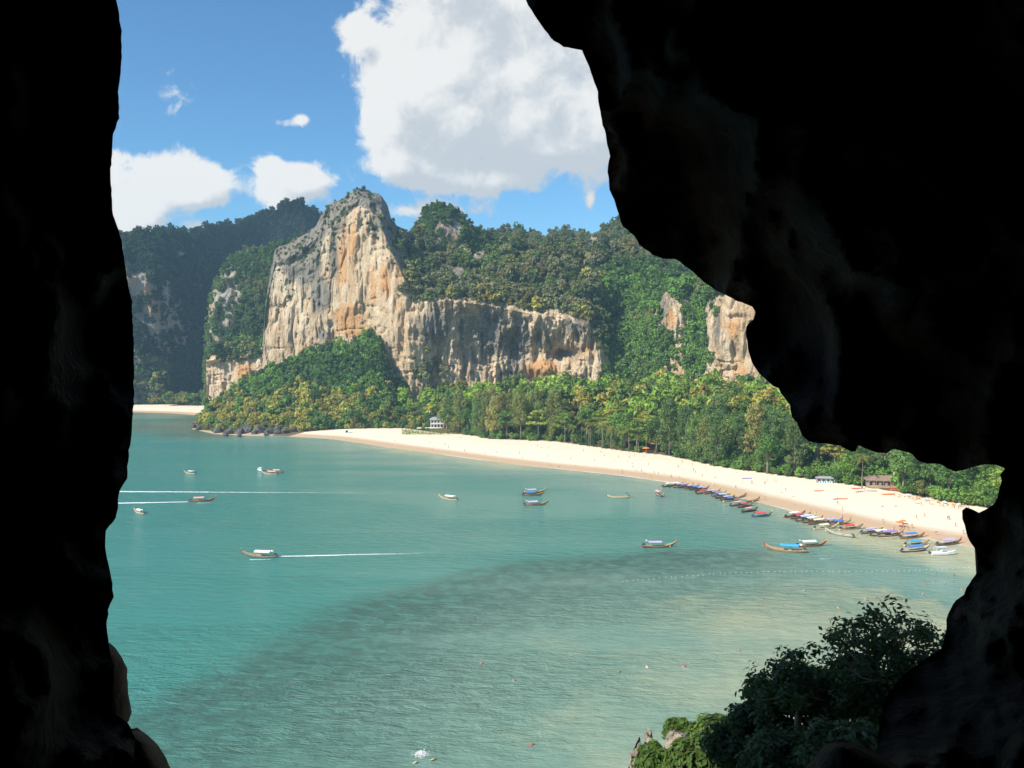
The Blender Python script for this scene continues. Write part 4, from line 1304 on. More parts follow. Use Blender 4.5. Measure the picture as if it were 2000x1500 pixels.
px_, py_ = 1684, 955
q = G(px_, py_, 2.6); place_tree('palm', q[0], q[1], 1.15, (.22, .24, .055), 'coconut_palm', 'big yellow-green coconut palm beside the beach bar', 'trees along the edge of the sand')
q = G(1747, 945, 5.0); r_ = place_tree('umbrella', q[0], q[1], 1.25, (.12, .16, .07), 'spreading_tree', 'tall pale-trunked tree rising behind the beach bar', None, None, 1.25)
tk = [c for c in r_.children if c.name.startswith('trunk')][0]
tk.material_slots[0].link = 'OBJECT'; tk.material_slots[0].material = mat_plain('pale_bark', (.55, .50, .42), .8)
for i, px_ in enumerate((1118, 1150, 1176, 1195, 1213, 1228, 1247, 1262)):
    q = G(px_, np.interp(px_, [p[0] for p in veg_px], [p[1] for p in veg_px]) - 1, 2.4)
    place_tree('palm', q[0], q[1], random.uniform(.85, 1.15), random.choice([(.20, .23, .055), (.15, .20, .05)]), 'coconut_palm', 'slim coconut palm of the grove by the orange awnings, %s from the left' % ORD[i], 'palm grove by the awnings')
# the wood between those rows and the foot of the cliff: one mass
n = 9000
bx_ = RNG.uniform(-190, 330, n); by_ = RNG.uniform(330, 800, n)
vd = np.where(inside(VEGLAND, bx_, by_), dist_line(VEG, bx_, by_), 0)
bz = land_height(bx_, by_)[0]
bpx, bpy_ = to_px(np.stack([bx_, by_, bz], -1))
ok = (vd > 50) & (by_ < np.interp(bpx, CLIFF_X, CLIFF_D) - 4) & (bpx > 770) & (bpx < 2000)
bx_, by_, bz, bpx = bx_[ok], by_[ok], bz[ok], bpx[ok]
sel = RNG.uniform(0, 1, len(bx_)) < 0.62
bx_, by_, bz, bpx = bx_[sel], by_[sel], bz[sel], bpx[sel]
pos = np.stack([bx_, by_, bz + RNG.uniform(3, 13, len(bz))], -1)
forest_object('forest', pos, (3.4 + 7.5 * RNG.uniform(0, 1, len(pos)) ** 2), pick_tint(len(pos), ['mid', 'fresh', 'dark', 'olive', 'mid'], [30, 22, 14, 16, 14], clumpy(pos, 22), .75) * np.array([[1.7, 1.4, 1.1]]),
              'green wood between the beach trees and the foot of the cliff')
# undergrowth between the trunks
n = 5200
ss_ = RNG.uniform(0, VCUM[-1], n); oo_ = 1.5 + 60 * RNG.uniform(0, 1, n) ** 1.3
ug = np.array([along(a)[0] + along(a)[1] * b2 for a, b2 in zip(ss_, oo_)])
uz = land_height(ug[:, 0], ug[:, 1])[0]
upx, _ = to_px(np.stack([ug[:, 0], ug[:, 1], uz], -1))
ok = (upx > 700) & (upx < 2000) & ~((upx > 785) & (upx < 905) & (oo_ < 32)) & ~((upx > 1680) & (upx < 1755) & (oo_ < 14)) & ~((upx > 1590) & (upx < 1635) & (oo_ < 8)) & ~((upx > 1255) & (upx < 1300) & (oo_ < 10))
ok &= RNG.uniform(0, 1, n) < np.where((upx > 1130) & (upx < 1300) & (oo_ < 22), .25, np.where(oo_ < 6, .45, 1))
pos = np.stack([ug[:, 0], ug[:, 1], uz], -1)[ok]; oo_ = oo_[ok]; upx = upx[ok]
scl = RNG.uniform(1.2, 2.6, len(pos)) + 0.035 * oo_ + np.where(upx > 1640, .8, 0)
forest_object('undergrowth', pos, scl, pick_tint(len(pos), ['mid', 'fresh', 'dark', 'olive', 'dry'], [30, 26, 20, 14, 3], clumpy(pos, 12)), 'undergrowth between the trunks of the beach trees')
# brush at the foot of the far left ridge
k = 150
fx = RNG.uniform(300, 410, k); pos = P(fx, RNG.uniform(760, 795, k) , 955 + 0 * fx); pos = np.stack([pos[:, 0], RNG.uniform(985, 1015, k), RNG.uniform(2, 10, k)], -1)
forest_object('forest', pos, RNG.uniform(2.5, 5, k), pick_tint(k, ['mid', 'fresh', 'dry', 'olive'], [4, 2, 2, 3]), 'brush along the back of the far left beach')

# =================================================================== OBJECTS
# ------------------------------------------------------------------ longtail boats
def loft(sections, close_ends=True):
    """sections: list of equal-length point lists"""
    n = len(sections[0]); vs = [p for s in sections for p in s]; fs = []
    for i in range(len(sections) - 1):
        for k in range(n - 1):
            fs.append((i * n + k, (i + 1) * n + k, (i + 1) * n + k + 1, i * n + k + 1))
    if close_ends:
        fs.append(tuple(range(n))); fs.append(tuple((len(sections) - 1) * n + k for k in range(n))[::-1])
    return vs, fs


BL = 11.0


def hull_lines(t):
    """t 0 stern .. 1 bow -> x, half width, sheer height, keel height"""
    x = -5.2 + 10.6 * t
    w = np.interp(t, [0, .08, .3, .5, .7, .85, .95, 1.0], [.52, .66, .86, .90, .74, .44, .17, .05])
    sh = np.interp(t, [0, .1, .3, .5, .7, .85, .95, 1.0], [.72, .62, .50, .50, .62, .95, 1.42, 1.80])
    ke = np.interp(t, [0, .1, .3, .5, .7, .85, .95, 1.0], [.05, -.18, -.32, -.34, -.26, .10, .72, 1.25])
    return x, w, sh, ke


def hull_mesh():
    secs = []; ins = []
    for t in np.linspace(0, 1, 17):
        x, w, sh, ke = hull_lines(t)
        secs.append([(x, w, sh), (x, w * .93, sh * .5 + ke * .5), (x, w * .62, ke + (sh - ke) * .14), (x, 0, ke), (x, -w * .62, ke + (sh - ke) * .14), (x, -w * .93, sh * .5 + ke * .5), (x, -w, sh)])
        wi = max(w - .07, .01)
        ins.append([(x, w, sh), (x, wi, sh + .012), (x, wi * .9, max(sh - .42, ke + .2)), (x, 0, max(sh - .44, ke + .18)), (x, -wi * .9, max(sh - .42, ke + .2)), (x, -wi, sh + .012), (x, -w, sh)])
    m = MB(); m.add(*loft(secs)); h = m.mesh('hull', False)
    m = MB(); m.add(*loft(ins, False)); d = m.mesh('deck', False)
    m = MB()
    for sg in (1, -1):
        m.tube([(hull_lines(t)[0], sg * hull_lines(t)[1], hull_lines(t)[2] + .02) for t in np.linspace(0, 1, 13)], .055, 4)
    rail = m.mesh('gunwale')
    m = MB(); m.tube([(5.3, 0, 1.2), (5.62, 0, 1.95), (5.95, 0, 2.75)], [.10, .09, .06], 6); prow = m.mesh('prow_post')
    m = MB()
    for dz, r_ in ((.0, .20), (.16, .25), (.34, .22)):
        m.tube([(5.52 + dz * .35, 0, 1.72 + dz), (5.57 + dz * .35, 0, 1.84 + dz)], r_, 7)
    m.box((5.66, .05, 1.35), (.16, .10, .95)); m.box((5.56, -.08, 1.3), (.13, .09, 1.0))
    rib = m.mesh('ribbon')
    return h, d, rail, prow, rib


HULL, DECK, RAIL, PROW, RIBBON = hull_mesh()


def canopy_mesh(x0, x1, w, z, crown=.22, th=.05, skirt=.16):
    secs = []
    for x in np.linspace(x0, x1, 7):
        s = math.sin(math.pi * (x - x0) / (x1 - x0)) * .05
        row = [(x, -w, z - skirt)] + [(x, w * k, z + crown * (1 - k * k) - s) for k in (-1, -.6, -.2, .2, .6, 1)] + [(x, w, z - skirt)]
        secs.append(row)
    m = MB(); vs, fs = loft(secs, False); m.add(vs, fs)
    m.add([(x, y, zz - th) for x, y, zz in vs], [tuple(reversed(f)) for f in fs])
    return m.mesh('canopy', False)


CANOPY = [canopy_mesh(-3.3, 1.5, 1.08, 1.85, .26), canopy_mesh(-3.4, .9, 1.05, 1.8, .26), canopy_mesh(-3.2, 2.4, 1.1, 1.9, .26)]
CEXT = [(-3.3, 1.5, 1.8), (-3.4, .9, 1.75), (-3.2, 2.4, 1.85)]


def one(fn, name, smooth=False):
    m = MB(); fn(m); return m.mesh(name, smooth)


POSTS = [one(lambda m: m.tube([(0, 0, .5), (0, 0, 1.95)], .035, 5), 'post')]
BENCH = one(lambda m: m.box((0, 0, .52), (.32, 1.5, .05)), 'bench')
ENGINE = one(lambda m: (m.box((0, 0, .30), (.75, .42, .40), 0, .85), m.box((.1, 0, .58), (.40, .30, .18)), m.tube([(-.1, .16, .45), (-.1, .22, .85)], .05, 6), m.box((-.42, 0, .28), (.16, .50, .5)), m.tube([(.35, 0, .45), (1.05, 0, .62)], .03, 5)), 'engine')
SHAFT = one(lambda m: (m.tube([(0, 0, 0), (-3.6, 0, -.75)], .045, 6), m.box((-3.62, 0, -.76), (.06, .34, .09)), m.box((-3.62, 0, -.76), (.06, .09, .34))), 'propeller_shaft')
FLAGPOLE = one(lambda m: m.tube([(0, 0, 0), (0, 0, 1.7)], .025, 5), 'flag_pole')
FLAG = one(lambda m: m.add([(0, 0, 1.65), (0, 0, 1.2), (.35, .05, 1.18), (.7, -.03, 1.2), (.7, -.03, 1.64), (.35, .05, 1.66), (.35, .07, 1.66), (.35, .07, 1.18)], [(0, 1, 2, 5), (5, 2, 3, 4), (1, 0, 6, 7)]), 'flag')
CARGO = one(lambda m: (m.box((0, 0, .12), (.5, .4, .3)), m.box((.5, .2, .10), (.36, .36, .26)), m.box((.2, -.35, .14), (.4, .25, .32))), 'cargo')


def paint(name, c, r=.5, v=.16):
    return mat_plain(name, c, r, v, 3.0)


HC = {'brown': paint('boat_brown', (.20, .095, .045)), 'dark': paint('boat_dark', (.085, .045, .030)), 'orange': paint('boat_orange', (.33, .17, .075)), 'grey': paint('boat_grey', (.17, .17, .165)),
      'cream': paint('boat_cream', (.55, .45, .28)), 'blue': paint('boat_blue', (.10, .17, .26)), 'red': paint('boat_red', (.30, .075, .045)), 'white': paint('boat_white', (.74, .74, .72))}
CC = {'white': paint('canvas_white', (.80, .78, .73), .8), 'cream': paint('canvas_cream', (.76, .67, .46), .8), 'blue': paint('canvas_blue', (.045, .22, .62), .8), 'lilac': paint('canvas_lilac', (.48, .42, .66), .8),
      'red': paint('canvas_red', (.66, .07, .06), .8), 'pink': paint('canvas_pink', (.78, .36, .36), .8), 'sky': paint('canvas_sky', (.05, .36, .70), .8), 'pale blue': paint('canvas_pale_blue', (.46, .62, .76), .8),
      'purple': paint('canvas_purple', (.30, .22, .50), .8)}
M_DECK = paint('deck_wood', (.36, .24, .14), .8, .25)
M_METAL = paint('engine_metal', (.06, .07, .07), .5)
M_WOODP = paint('post_wood', (.34, .24, .15), .8)
M_RIB = [paint('ribbon_red', (.62, .06, .05), .8), paint('ribbon_orange', (.80, .30, .04), .8), paint('ribbon_yellow', (.75, .55, .08), .8), paint('ribbon_green', (.08, .33, .12), .8)]


def longtail(px, py, heading, hull, can, label, group, scale=1.0, variant=None, flag=None, dy=0.0, ext=0):
    """heading in degrees, 0 = towards the right of the picture, 90 = away"""
    x, y = G(px, py)
    r = empty('longtail_boat', (x, y, 0.0), R(heading))
    r.scale = (scale, scale, scale)
    r.rotation_euler = (R(random.uniform(-2.5, 2.5)), R(random.uniform(-1.2, 1.2)), R(heading))
    h = obj('hull', HULL, HC[hull], r)
    obj('gunwale', RAIL, HC[random.choice(['cream', 'orange', hull, 'brown', 'white'])], h)
    dk = obj('deck', DECK, M_DECK, r)
    pr = obj('prow_post', PROW, HC[random.choice([hull, 'orange', 'cream'])], r)
    obj('ribbon', RIBBON, random.choice(M_RIB), pr)
    en = obj('engine', ENGINE, M_METAL, r); en.location = (-4.7, 0, .72); en.rotation_euler = (0, R(-8), R(random.uniform(-25, 25)))
    sh = obj('propeller_shaft', SHAFT, M_METAL, en); sh.location = (-.3, 0, .2)
    for bx in (-3.6, 2.2, 3.0):
        q = obj('bench', BENCH, M_DECK, r); q.location = (bx, 0, .06); q.scale = (1, .95 if bx < 2.9 else .75, 1)
    if can:
        k = random.randrange(3) if variant is None else variant
        cn = obj('canopy', CANOPY[k], CC[can], r)
        x0, x1, zt = CEXT[k]
        for sx in np.linspace(x0 + .2, x1 - .2, 3):
            for sy in (-.84, .84):
                q = obj('post', POSTS[0], M_WOODP, r); q.location = (sx, sy, 0); q.scale = (1, 1, zt / 1.95)
    q = obj('cargo', CARGO, random.choice([CC['blue'], CC['red'], CC['cream'], M_METAL, CC['white'], HC['orange']]), r); q.location = (random.choice([3.4, -1.2, 1.8]), 0, .3)
    if flag:
        fp = obj('flag_pole', FLAGPOLE, M_WOODP, r); fp.location = (-4.2, .3, .7)
        obj('flag', FLAG, CC[flag] if flag in CC else M_METAL, fp)
    tag(r, label, 'boat', group)
    return r


alone = [  # px, py, heading, hull, canopy, label
    (371, 925, 150, 'cream', 'pale blue', 'small longtail boat with pale canopy, alone off the rocky point', .85),
    (527, 926, 160, 'cream', 'pink', 'longtail boat with pink canopy tied to its twin, bow to the left, far out', .9),
    (537, 923, 168, 'brown', 'pink', 'longtail boat with pink canopy, behind its twin far out in the bay', .9),
    (395, 979, 8, 'red', 'pink', 'longtail boat speeding right with pink canopy, white wake behind it', 1.0),
    (272, 1002, 140, 'cream', 'white', 'longtail boat with whitish canopy beside the black cave wall at left', .8),
    (508, 1088, 174, 'grey', 'white', 'longtail boat with square white canopy speeding left, wake trailing right', 1.05),
    (876, 975, 150, 'cream', 'white', 'longtail boat with short white canopy alone in the middle of the bay', .9),
    (1041, 968, 14, 'orange', 'blue', 'longtail boat with blue canopy rafted between two lilac ones in mid bay', 1.0),
    (1043, 963, 16, 'brown', 'lilac', 'longtail boat with pale lilac canopy, rearmost of the three rafted in mid bay', 1.0),
    (1046, 987, 10, 'orange', 'lilac', 'longtail boat with lilac canopy, nearest of the three rafted in mid bay', 1.0),
    (1208, 972, 178, 'cream', None, 'pale open longtail boat without canopy and with a dark flag', .95),
    (1288, 968, -82, 'dark', 'pink', 'longtail boat seen end-on with pink canopy, left of the moored rows', 1.0),
    (1286, 1069, 6, 'brown', 'lilac', 'longtail boat with lilac canopy alone in the grey-green shallows', 1.05),
    (1535, 1077, 160, 'orange', 'sky', 'wooden longtail boat with bright blue canopy and raised bow to the left', 1.2),
    (1584, 1067, 8, 'brown', 'white', 'longtail boat with white canopy just behind the blue-canopied wooden one', 1.0),
]
for px_, py_, hd, hu, ca, lb, sc_ in alone:
    longtail(px_, py_, hd, hu, ca, lb, 'longtail boats out on the water', sc_, 0 if ca in ('white', 'sky') else 1, 'dark' if ca is None else ('white' if random.random() < .5 else None))
rowA = [(1308, 950, 32, 'brown', 'white'), (1318, 950, 32, 'dark', 'white'), (1329, 951, 33, 'brown', 'lilac'), (1339, 952, 33, 'dark', 'purple'), (1350, 954, 34, 'brown', 'lilac'), (1360, 956, 34, 'dark', 'blue'),
        (1370, 958, 35, 'brown', 'lilac'), (1375, 964, 25, 'brown', 'red'), (1390, 964, 30, 'orange', 'lilac'), (1403, 968, 36, 'brown', 'purple'), (1411, 972, 36, 'dark', 'pale blue'), (1420, 976, 37, 'brown', 'lilac'),
        (1428, 979, 34, 'cream', 'blue'), (1445, 972, 40, 'grey', None), (1441, 987, 34, 'dark', 'pink'), (1455, 990, 36, 'brown', 'red'), (1468, 980, 34, 'orange', None), (1464, 999, 36, 'dark', 'pink'), (1488, 1009, 22, 'blue', 'red')]
for i, (px_, py_, hd, hu, ca) in enumerate(rowA):
    longtail(px_, py_, hd, hu, ca, 'moored longtail boat with %s, %s from the left in the farther row' % ((ca + ' canopy') if ca else 'no canopy', ordinal(i)), 'longtail boats moored in the farther row', .92,
             None, random.choice([None, None, 'white', 'red']))
rowB = [(1552, 1009, 28, 'dark', 'white'), (1563, 1012, 28, 'brown', 'red'), (1573, 1016, 28, 'dark', 'pale blue'), (1586, 1019, 28, 'brown', 'white'), (1600, 1023, 22, 'brown', 'cream'), (1613, 1033, 18, 'cream', 'cream'),
        (1625, 1022, 28, 'brown', 'lilac'), (1640, 1025, 26, 'red', 'blue'), (1641, 1046, 128, 'grey', None), (1662, 1034, 20, 'cream', 'red'), (1702, 1041, 24, 'grey', 'lilac'), (1722, 1045, 22, 'dark', 'white'),
        (1738, 1047, 18, 'brown', 'purple'), (1781, 1051, 18, 'orange', 'blue'), (1790, 1065, 20, 'cream', 'sky'), (1787, 1077, 14, 'dark', 'blue'), (1852, 1064, 20, 'brown', 'lilac')]
for i, (px_, py_, hd, hu, ca) in enumerate(rowB):
    longtail(px_, py_, hd, hu, ca, 'moored longtail boat with %s, %s from the left in the nearer row' % ((ca + ' canopy') if ca else 'no canopy', ordinal(i)), 'longtail boats moored in the nearer row', 1.0,
             None, random.choice([None, None, None, 'white']))

# ------------------------------------------------------------------ motor cruisers
M_WHITE = mat_plain('gelcoat_white', (.80, .80, .79), .25, .05, 2)
M_GLASS = mat_plain('dark_glass', (.02, .03, .04), .08, .2, 2)


def cruiser(px, py, heading, label, roof, s=1.0):
    x, y = G(px, py); r = empty('motor_boat', (x, y, 0), R(heading)); r.scale = (s, s, s)
    secs = []
    for t_ in np.linspace(0, 1, 13):
        xx = -4.6 + 9.2 * t_
        w = np.interp(t_, [0, .3, .6, .85, 1], [1.25, 1.4, 1.3, .75, .06]); sh = np.interp(t_, [0, .5, 1], [.85, 1.0, 1.45]); ke = np.interp(t_, [0, .6, .9, 1], [-.3, -.35, .1, 1.0])
        secs.append([(xx, w * .85, sh + .05), (xx, w, sh), (xx, w * .9, .25 * sh), (xx, 0, ke), (xx, -w * .9, .25 * sh), (xx, -w, sh), (xx, -w * .85, sh + .05)])
    m = MB(); m.add(*loft(secs)); m.add([p for s_ in secs for p in (s_[0], s_[-1])], [(2 * i, 2 * i + 2, 2 * i + 3, 2 * i + 1) for i in range(12)])
    obj('hull', m.mesh('hull'), M_WHITE, r)
    cab = []
    for xx, w, z in ((-1.6, .95, 1.0), (-1.3, .9, 1.75), (.4, .85, 1.80), (1.3, .75, 1.45), (2.9, .35, 1.32)):
        cab.append([(xx, w, .95), (xx, w * .9, z), (xx, 0, z + .06), (xx, -w * .9, z), (xx, -w, .95)])
    m = MB(); m.add(*loft(cab)); cb_ = obj('cabin', m.mesh('cabin', True), M_WHITE, r)
    for sg in (1, -1):
        q = one(lambda mm: mm.add([(-1.1, sg * .945, 1.25), (1.0, sg * .85, 1.22), (.5, sg * .845, 1.62), (-.9, sg * .895, 1.66), (-1.1, sg * .9, 1.25), (1.0, sg * .8, 1.22), (.5, sg * .80, 1.62), (-.9, sg * .85, 1.66)],
                                  [(0, 1, 2, 3), (7, 6, 5, 4), (0, 4, 5, 1), (1, 5, 6, 2), (2, 6, 7, 3), (3, 7, 4, 0)]), 'window')
        obj('window', q, M_GLASS, cb_)
    obj('windscreen', one(lambda mm: mm.add([(1.28, .62, 1.5), (1.28, -.62, 1.5), (.55, -.68, 1.98), (.55, .68, 1.98), (1.34, .62, 1.5), (1.34, -.62, 1.5), (.61, -.68, 2.0), (.61, .68, 2.0)], [(0, 1, 2, 3), (7, 6, 5, 4), (0, 3, 7, 4), (1, 5, 6, 2), (2, 6, 7, 3), (0, 4, 5, 1)]), 'windscreen'), M_GLASS, r)
    rf = obj('roof', canopy_mesh(-3.2, .6, 1.05, 2.75, .12), CC[roof], r)
    for sx in (-3.0, .4):
        for sy in (-.95, .95):
            q = obj('post', POSTS[0], M_WHITE, r); q.location = (sx, sy, .75)
    obj('rail', one(lambda mm: mm.tube([(1.5, .95, 1.7), (3.4, .62, 1.9), (4.6, 0, 2.05), (3.4, -.62, 1.9), (1.5, -.95, 1.7)], .03, 4), 'rail'), M_WHITE, r)
    e = obj('engine', one(lambda mm: (mm.box((-4.85, .4, .75), (.45, .4, .8)), mm.box((-4.85, -.4, .75), (.45, .4, .8))), 'engine'), M_METAL, r)
    tag(r, label, 'boat')


cruiser(1843, 1083, 2, 'white motor cruiser at the right end of the moored boats', 'pale blue', .92)
cruiser(508, 919, 135, 'small white-roofed motor boat beside the two pink-canopied longtails', 'white', .62)

# ------------------------------------------------------------------ wakes
def mat_foam(name):
    m, t, b = mat_new(name)
    b.inputs['Base Color'].default_value = (.85, .88, .88, 1); b.inputs['Roughness'].default_value = .7
    tcn = t.n('ShaderNodeTexCoord')
    n1 = t.noise(tcn.outputs['Object'], .9, 6, .7, .4)
    a = t.math('ADD', t.attr('foam'), t.math('MULTIPLY_ADD', n1, 1.3, -.72))
    t.link(t.smooth(a, 0.1, .65), b.inputs['Alpha'])
    return m


M_FOAM = mat_foam('foam')


def wake(a, b_, w0, w1, f0, f1, label, seed=0):
    p0 = np.array(G(*a)); p1 = np.array(G(*b_)); L = np.hypot(*(p1 - p0)); d = (p1 - p0) / L; nr = np.array([-d[1], d[0]])
    n = int(L / 1.0) + 2; ss = np.linspace(0, 1, n); cr_ = np.linspace(-1, 1, 7)
    wob = 0.8 * fbm(ss * L / 25, 0 * ss, seed=seed)
    w = (w0 + (w1 - w0) * ss) * (1 + .35 * fbm(ss * L / 6, 0 * ss + 3, seed=seed))
    v = []
    for s, ww, wb in zip(ss, w, wob):
        for c_ in cr_:
            q = p0 + d * L * s + nr * (c_ * ww + wb); v.append((q[0], q[1], .05 + .10 * (1 - c_ * c_) * math.exp(-3 * s)))
    fo = ((f0 + (f1 - f0) * ss)[:, None] * (1 - np.abs(cr_) ** 1.5)[None]).ravel()
    tag(obj('wake', mesh_np('wake', np.array(v), grid_faces(7, n), True, {'foam': fo}), M_FOAM), label, 'foam', None, 'stuff')


wake((366, 981), (120, 985), .9, 2.2, 1.1, .75, 'white wake behind the longtail speeding right', 1)
wake((120, 960), (900, 964), 2.2, 1.2, .85, .12, 'long fading wake crossing behind the left boats', 2)
wake((538, 1088), (900, 1079), .7, 1.6, 1.1, .05, 'thin white wake trailing the longtail speeding left', 3)
wake((488, 1093), (530, 1092), .35, .5, .8, .5, 'bow spray along the longtail speeding left', 4)
wake((385, 983), (410, 982), .35, .5, .8, .5, 'bow spray along the longtail speeding right', 5)
wake((1600, 1092), (1618, 1092), .5, .5, .6, .5, 'small white ripple off the moored boats', 6)

sl = SHORE[9:29]; vv = []; ff = []
sd_ = np.hypot(*np.diff(sl, axis=0).T); cu = np.concatenate([[0], np.cumsum(sd_)])
ss = np.arange(0, cu[-1], 1.5)
lx_ = np.interp(ss, cu, sl[:, 0]); ly_ = np.interp(ss, cu, sl[:, 1])
tx = np.gradient(lx_); ty = np.gradient(ly_); ln = np.hypot(tx, ty); nx_, ny_ = ty / ln, -tx / ln
sw = 0.9 * fbm(ss / 14, 0 * ss, seed=77)
for c_ in np.linspace(-1, 1, 5):
    w_ = 0.9 * c_ + sw + 0.3
    vv.append(np.stack([lx_ + nx_ * w_, ly_ + ny_ * w_, 0.06 + 0 * w_], -1)); ff.append((0.52 + 0.4 * fbm(ss / 22, 0 * ss + 5, seed=78)) * (1 - abs(c_) ** 1.5))
vv = np.stack(vv, 1).reshape(-1, 3); ff = np.stack(ff, 1).ravel()
tag(obj('shore_foam', mesh_np('shore_foam', vv, grid_faces(5, len(ss)), True, {'foam': np.clip(ff, 0, 1)}), M_FOAM), 'thin line of foam where the sea laps the long beach', 'foam', None, 'stuff')

# ------------------------------------------------------------------ floats of the swimming line
buoy = MB()
for lat in (-.9, -.3, .3, .9):
    pass
bu = bmesh.new(); bmesh.ops.create_uvsphere(bu, u_segments=10, v_segments=7, radius=.12)
bmesh.ops.scale(bu, vec=(1, 1, .8), verts=bu.verts); BUOY = bpy.data.meshes.new('float'); bu.to_mesh(BUOY); bu.free()
M_BUOY = mat_plain('float_white', (.62, .64, .58), .4, .08)
line = [(1200, 1138), (1290, 1130), (1400, 1121), (1500, 1117), (1600, 1116), (1690, 1117), (1800, 1114), (1905, 1108)]
lx = np.array([p[0] for p in line]); ly = np.array([p[1] for p in line])
for i, x in enumerate(np.arange(1215, 1900, 10.6)):
    x += random.uniform(-1.8, 1.8); y = np.interp(x, lx, ly) + random.uniform(-.8, .8)
    q = G(x, y); o = obj('float', BUOY, M_BUOY); o.location = (q[0], q[1], .12)
    tag(o, 'small white float on the swimming line, %s from the left' % ordinal(i), 'float', 'floats of the swimming line')

# ------------------------------------------------------------------ people
M_SKIN, t, b = mat_new('person')
oi = t.n('ShaderNodeObjectInfo'); tcn = t.n('ShaderNodeTexCoord'); sx = t.n('ShaderNodeSeparateXYZ'); t.link(tcn.outputs['Object'], sx.inputs[0])
rn = oi.outputs['Random']
skin = t.mix(rn, (.30, .16, .09), (.55, .34, .22))
hz = sx.outputs[2]
cloth = t.math('MULTIPLY', t.smooth(hz, .72, .74), t.smooth(hz, 1.0, 1.02, 1, 0))
c_ = t.mix(cloth, skin, oi.outputs['Color'])
c_ = t.mix(t.smooth(hz, 1.62, 1.65), c_, (.03, .02, .015))
t.link(c_, b.inputs['Base Color']); b.inputs['Roughness'].default_value = .6


def body(name, joints, bones, radii):
    me = bpy.data.meshes.new(name); me.from_pydata(joints, bones, [])
    o = bpy.data.objects.new(name, me); COL.objects.link(o)
    sk = o.modifiers.new('skin', 'SKIN'); sk.use_smooth_shade = True
    for v, r_ in zip(me.skin_vertices[0].data, radii): v.radius = (r_, r_)
    me.skin_vertices[0].data[0].use_root = True
    sb = o.modifiers.new('sub', 'SUBSURF'); sb.levels = 1
    dg = bpy.context.evaluated_depsgraph_get()
    out = bpy.data.meshes.new_from_object(o.evaluated_get(dg)); out.name = name
    bpy.data.objects.remove(o, do_unlink=True)
    return out


def figure(name, stride=.1, arm=.2, bend=0.0):
    J = [(0, 0, .95), (0, 0, 1.2), (0, 0, 1.42), (0, 0, 1.52), (0, .02, 1.62), (0, .02, 1.74)]
    rad = [.145, .13, .12, .055, .095, .075]
    B = [(0, 1), (1, 2), (2, 3), (3, 4), (4, 5)]
    for sg in (-1, 1):
        n = len(J)
        J += [(sg * .19, 0, 1.40), (sg * .25, sg * arm * .3, 1.12), (sg * .25, sg * arm + .05, .88), (sg * .24, sg * arm + .08, .78)]; rad += [.06, .048, .036, .03]
        B += [(2, n), (n, n + 1), (n + 1, n + 2), (n + 2, n + 3)]
        n = len(J)
        J += [(sg * .10, 0, .86), (sg * .11, -sg * stride, .48), (sg * .11, -sg * stride * 2, .08), (sg * .11, -sg * stride * 2 + .14, .03)]; rad += [.09, .062, .042, .035]
        B += [(0, n), (n, n + 1), (n + 1, n + 2), (n + 2, n + 3)]
    return body(name, J, B, rad)


PEOPLE = [figure('standing', .03, .06), figure('walking', .14, .22), figure('strolling', .09, -.15)]
CLO = [(.6, .05, .05), (.05, .12, .5), (.8, .35, .05), (.03, .03, .04), (.75, .75, .72), (.1, .4, .35), (.65, .2, .4), (.7, .6, .1)]
CLN = ['red', 'blue', 'orange', 'black', 'white', 'green', 'pink', 'yellow']


def person(px, py, z, pose, colr, label, group, lie=False, rz=None, s=1.0):
    x, y = G(px, py, z)
    if z > 0: z = ground_z(x, y)
    o = obj('person', PEOPLE[pose], M_SKIN); o.location = (x, y, z - .02)
    o.rotation_euler = (R(90) if lie else 0, 0, random.uniform(0, 6.28) if rz is None else rz); o.scale = (s, s, s)
    if lie: o.location.z = z + .12
    o.color = CLO[colr] + (1,)
    tag(o, label, 'person', group)
    return o


crowd = sorted(random.choice([random.uniform(760, 1300), random.uniform(1000, 1560), random.uniform(1300, 1900), random.uniform(760, 1560)]) for i in range(84))
for i, px_ in enumerate(crowd):
    yt = np.interp(px_, [p[0] for p in veg_px], [p[1] for p in veg_px]); yb = np.interp(px_, [p[0] for p in shore_px[10:]], [p[1] for p in shore_px[10:]])
    py_ = yt + (yb - yt) * random.uniform(.12, .92)
    k = random.randrange(8); lie = random.random() < .3
    person(px_, py_, 1.5, random.randrange(3), k, 'tiny %s in %s on open sand, %s beachgoer from the left' % ('sunbather' if lie else 'standing person', CLN[k], ordinal(i)), 'people on the sand', lie)
for px_, py_, k, w in ((1788, 990, 4, 'walking in white beside another in green above the cruiser'), (1799, 994, 5, 'walking in green beside another in white above the cruiser'), (1851, 1018, 3, 'sitting pair, left one, on bare sand near the rock'), (1854, 1018, 0, 'sitting pair, right one, on bare sand near the rock'),
                       (1494, 948, 3, 'in black standing beside the dark banner poles'), (1437, 952, 1, 'in blue standing on damp sand above the farther boats'), (1636, 985, 3, 'standing alone on damp sand above the nearer boats')):
    person(px_, py_, 1.2, 0, k, 'person ' + w, 'people on the sand', False)
for i in range(10):
    person(1756 + random.uniform(0, 28), 1031 + random.uniform(-6, 8), .4, random.randrange(3), random.choice([2, 4, 2, 0]), 'passenger boarding boats near the orange parasols, %s in the group' % ORD[i], 'passengers boarding at the waterline')
for i in range(26):
    px_ = 1745 + 5.6 * i + random.uniform(0, 4)
    yt = np.interp(px_, [p[0] for p in veg_px], [p[1] for p in veg_px])
    k = random.choice([0, 2, 0, 4, 3]); person(px_, yt + random.uniform(1, 8), 2.2, random.randrange(3), k, 'person in %s under the right-hand trees, %s from the left' % (CLN[k], ordinal(i)), 'people in the shade under the right-hand trees', random.random() < .5)
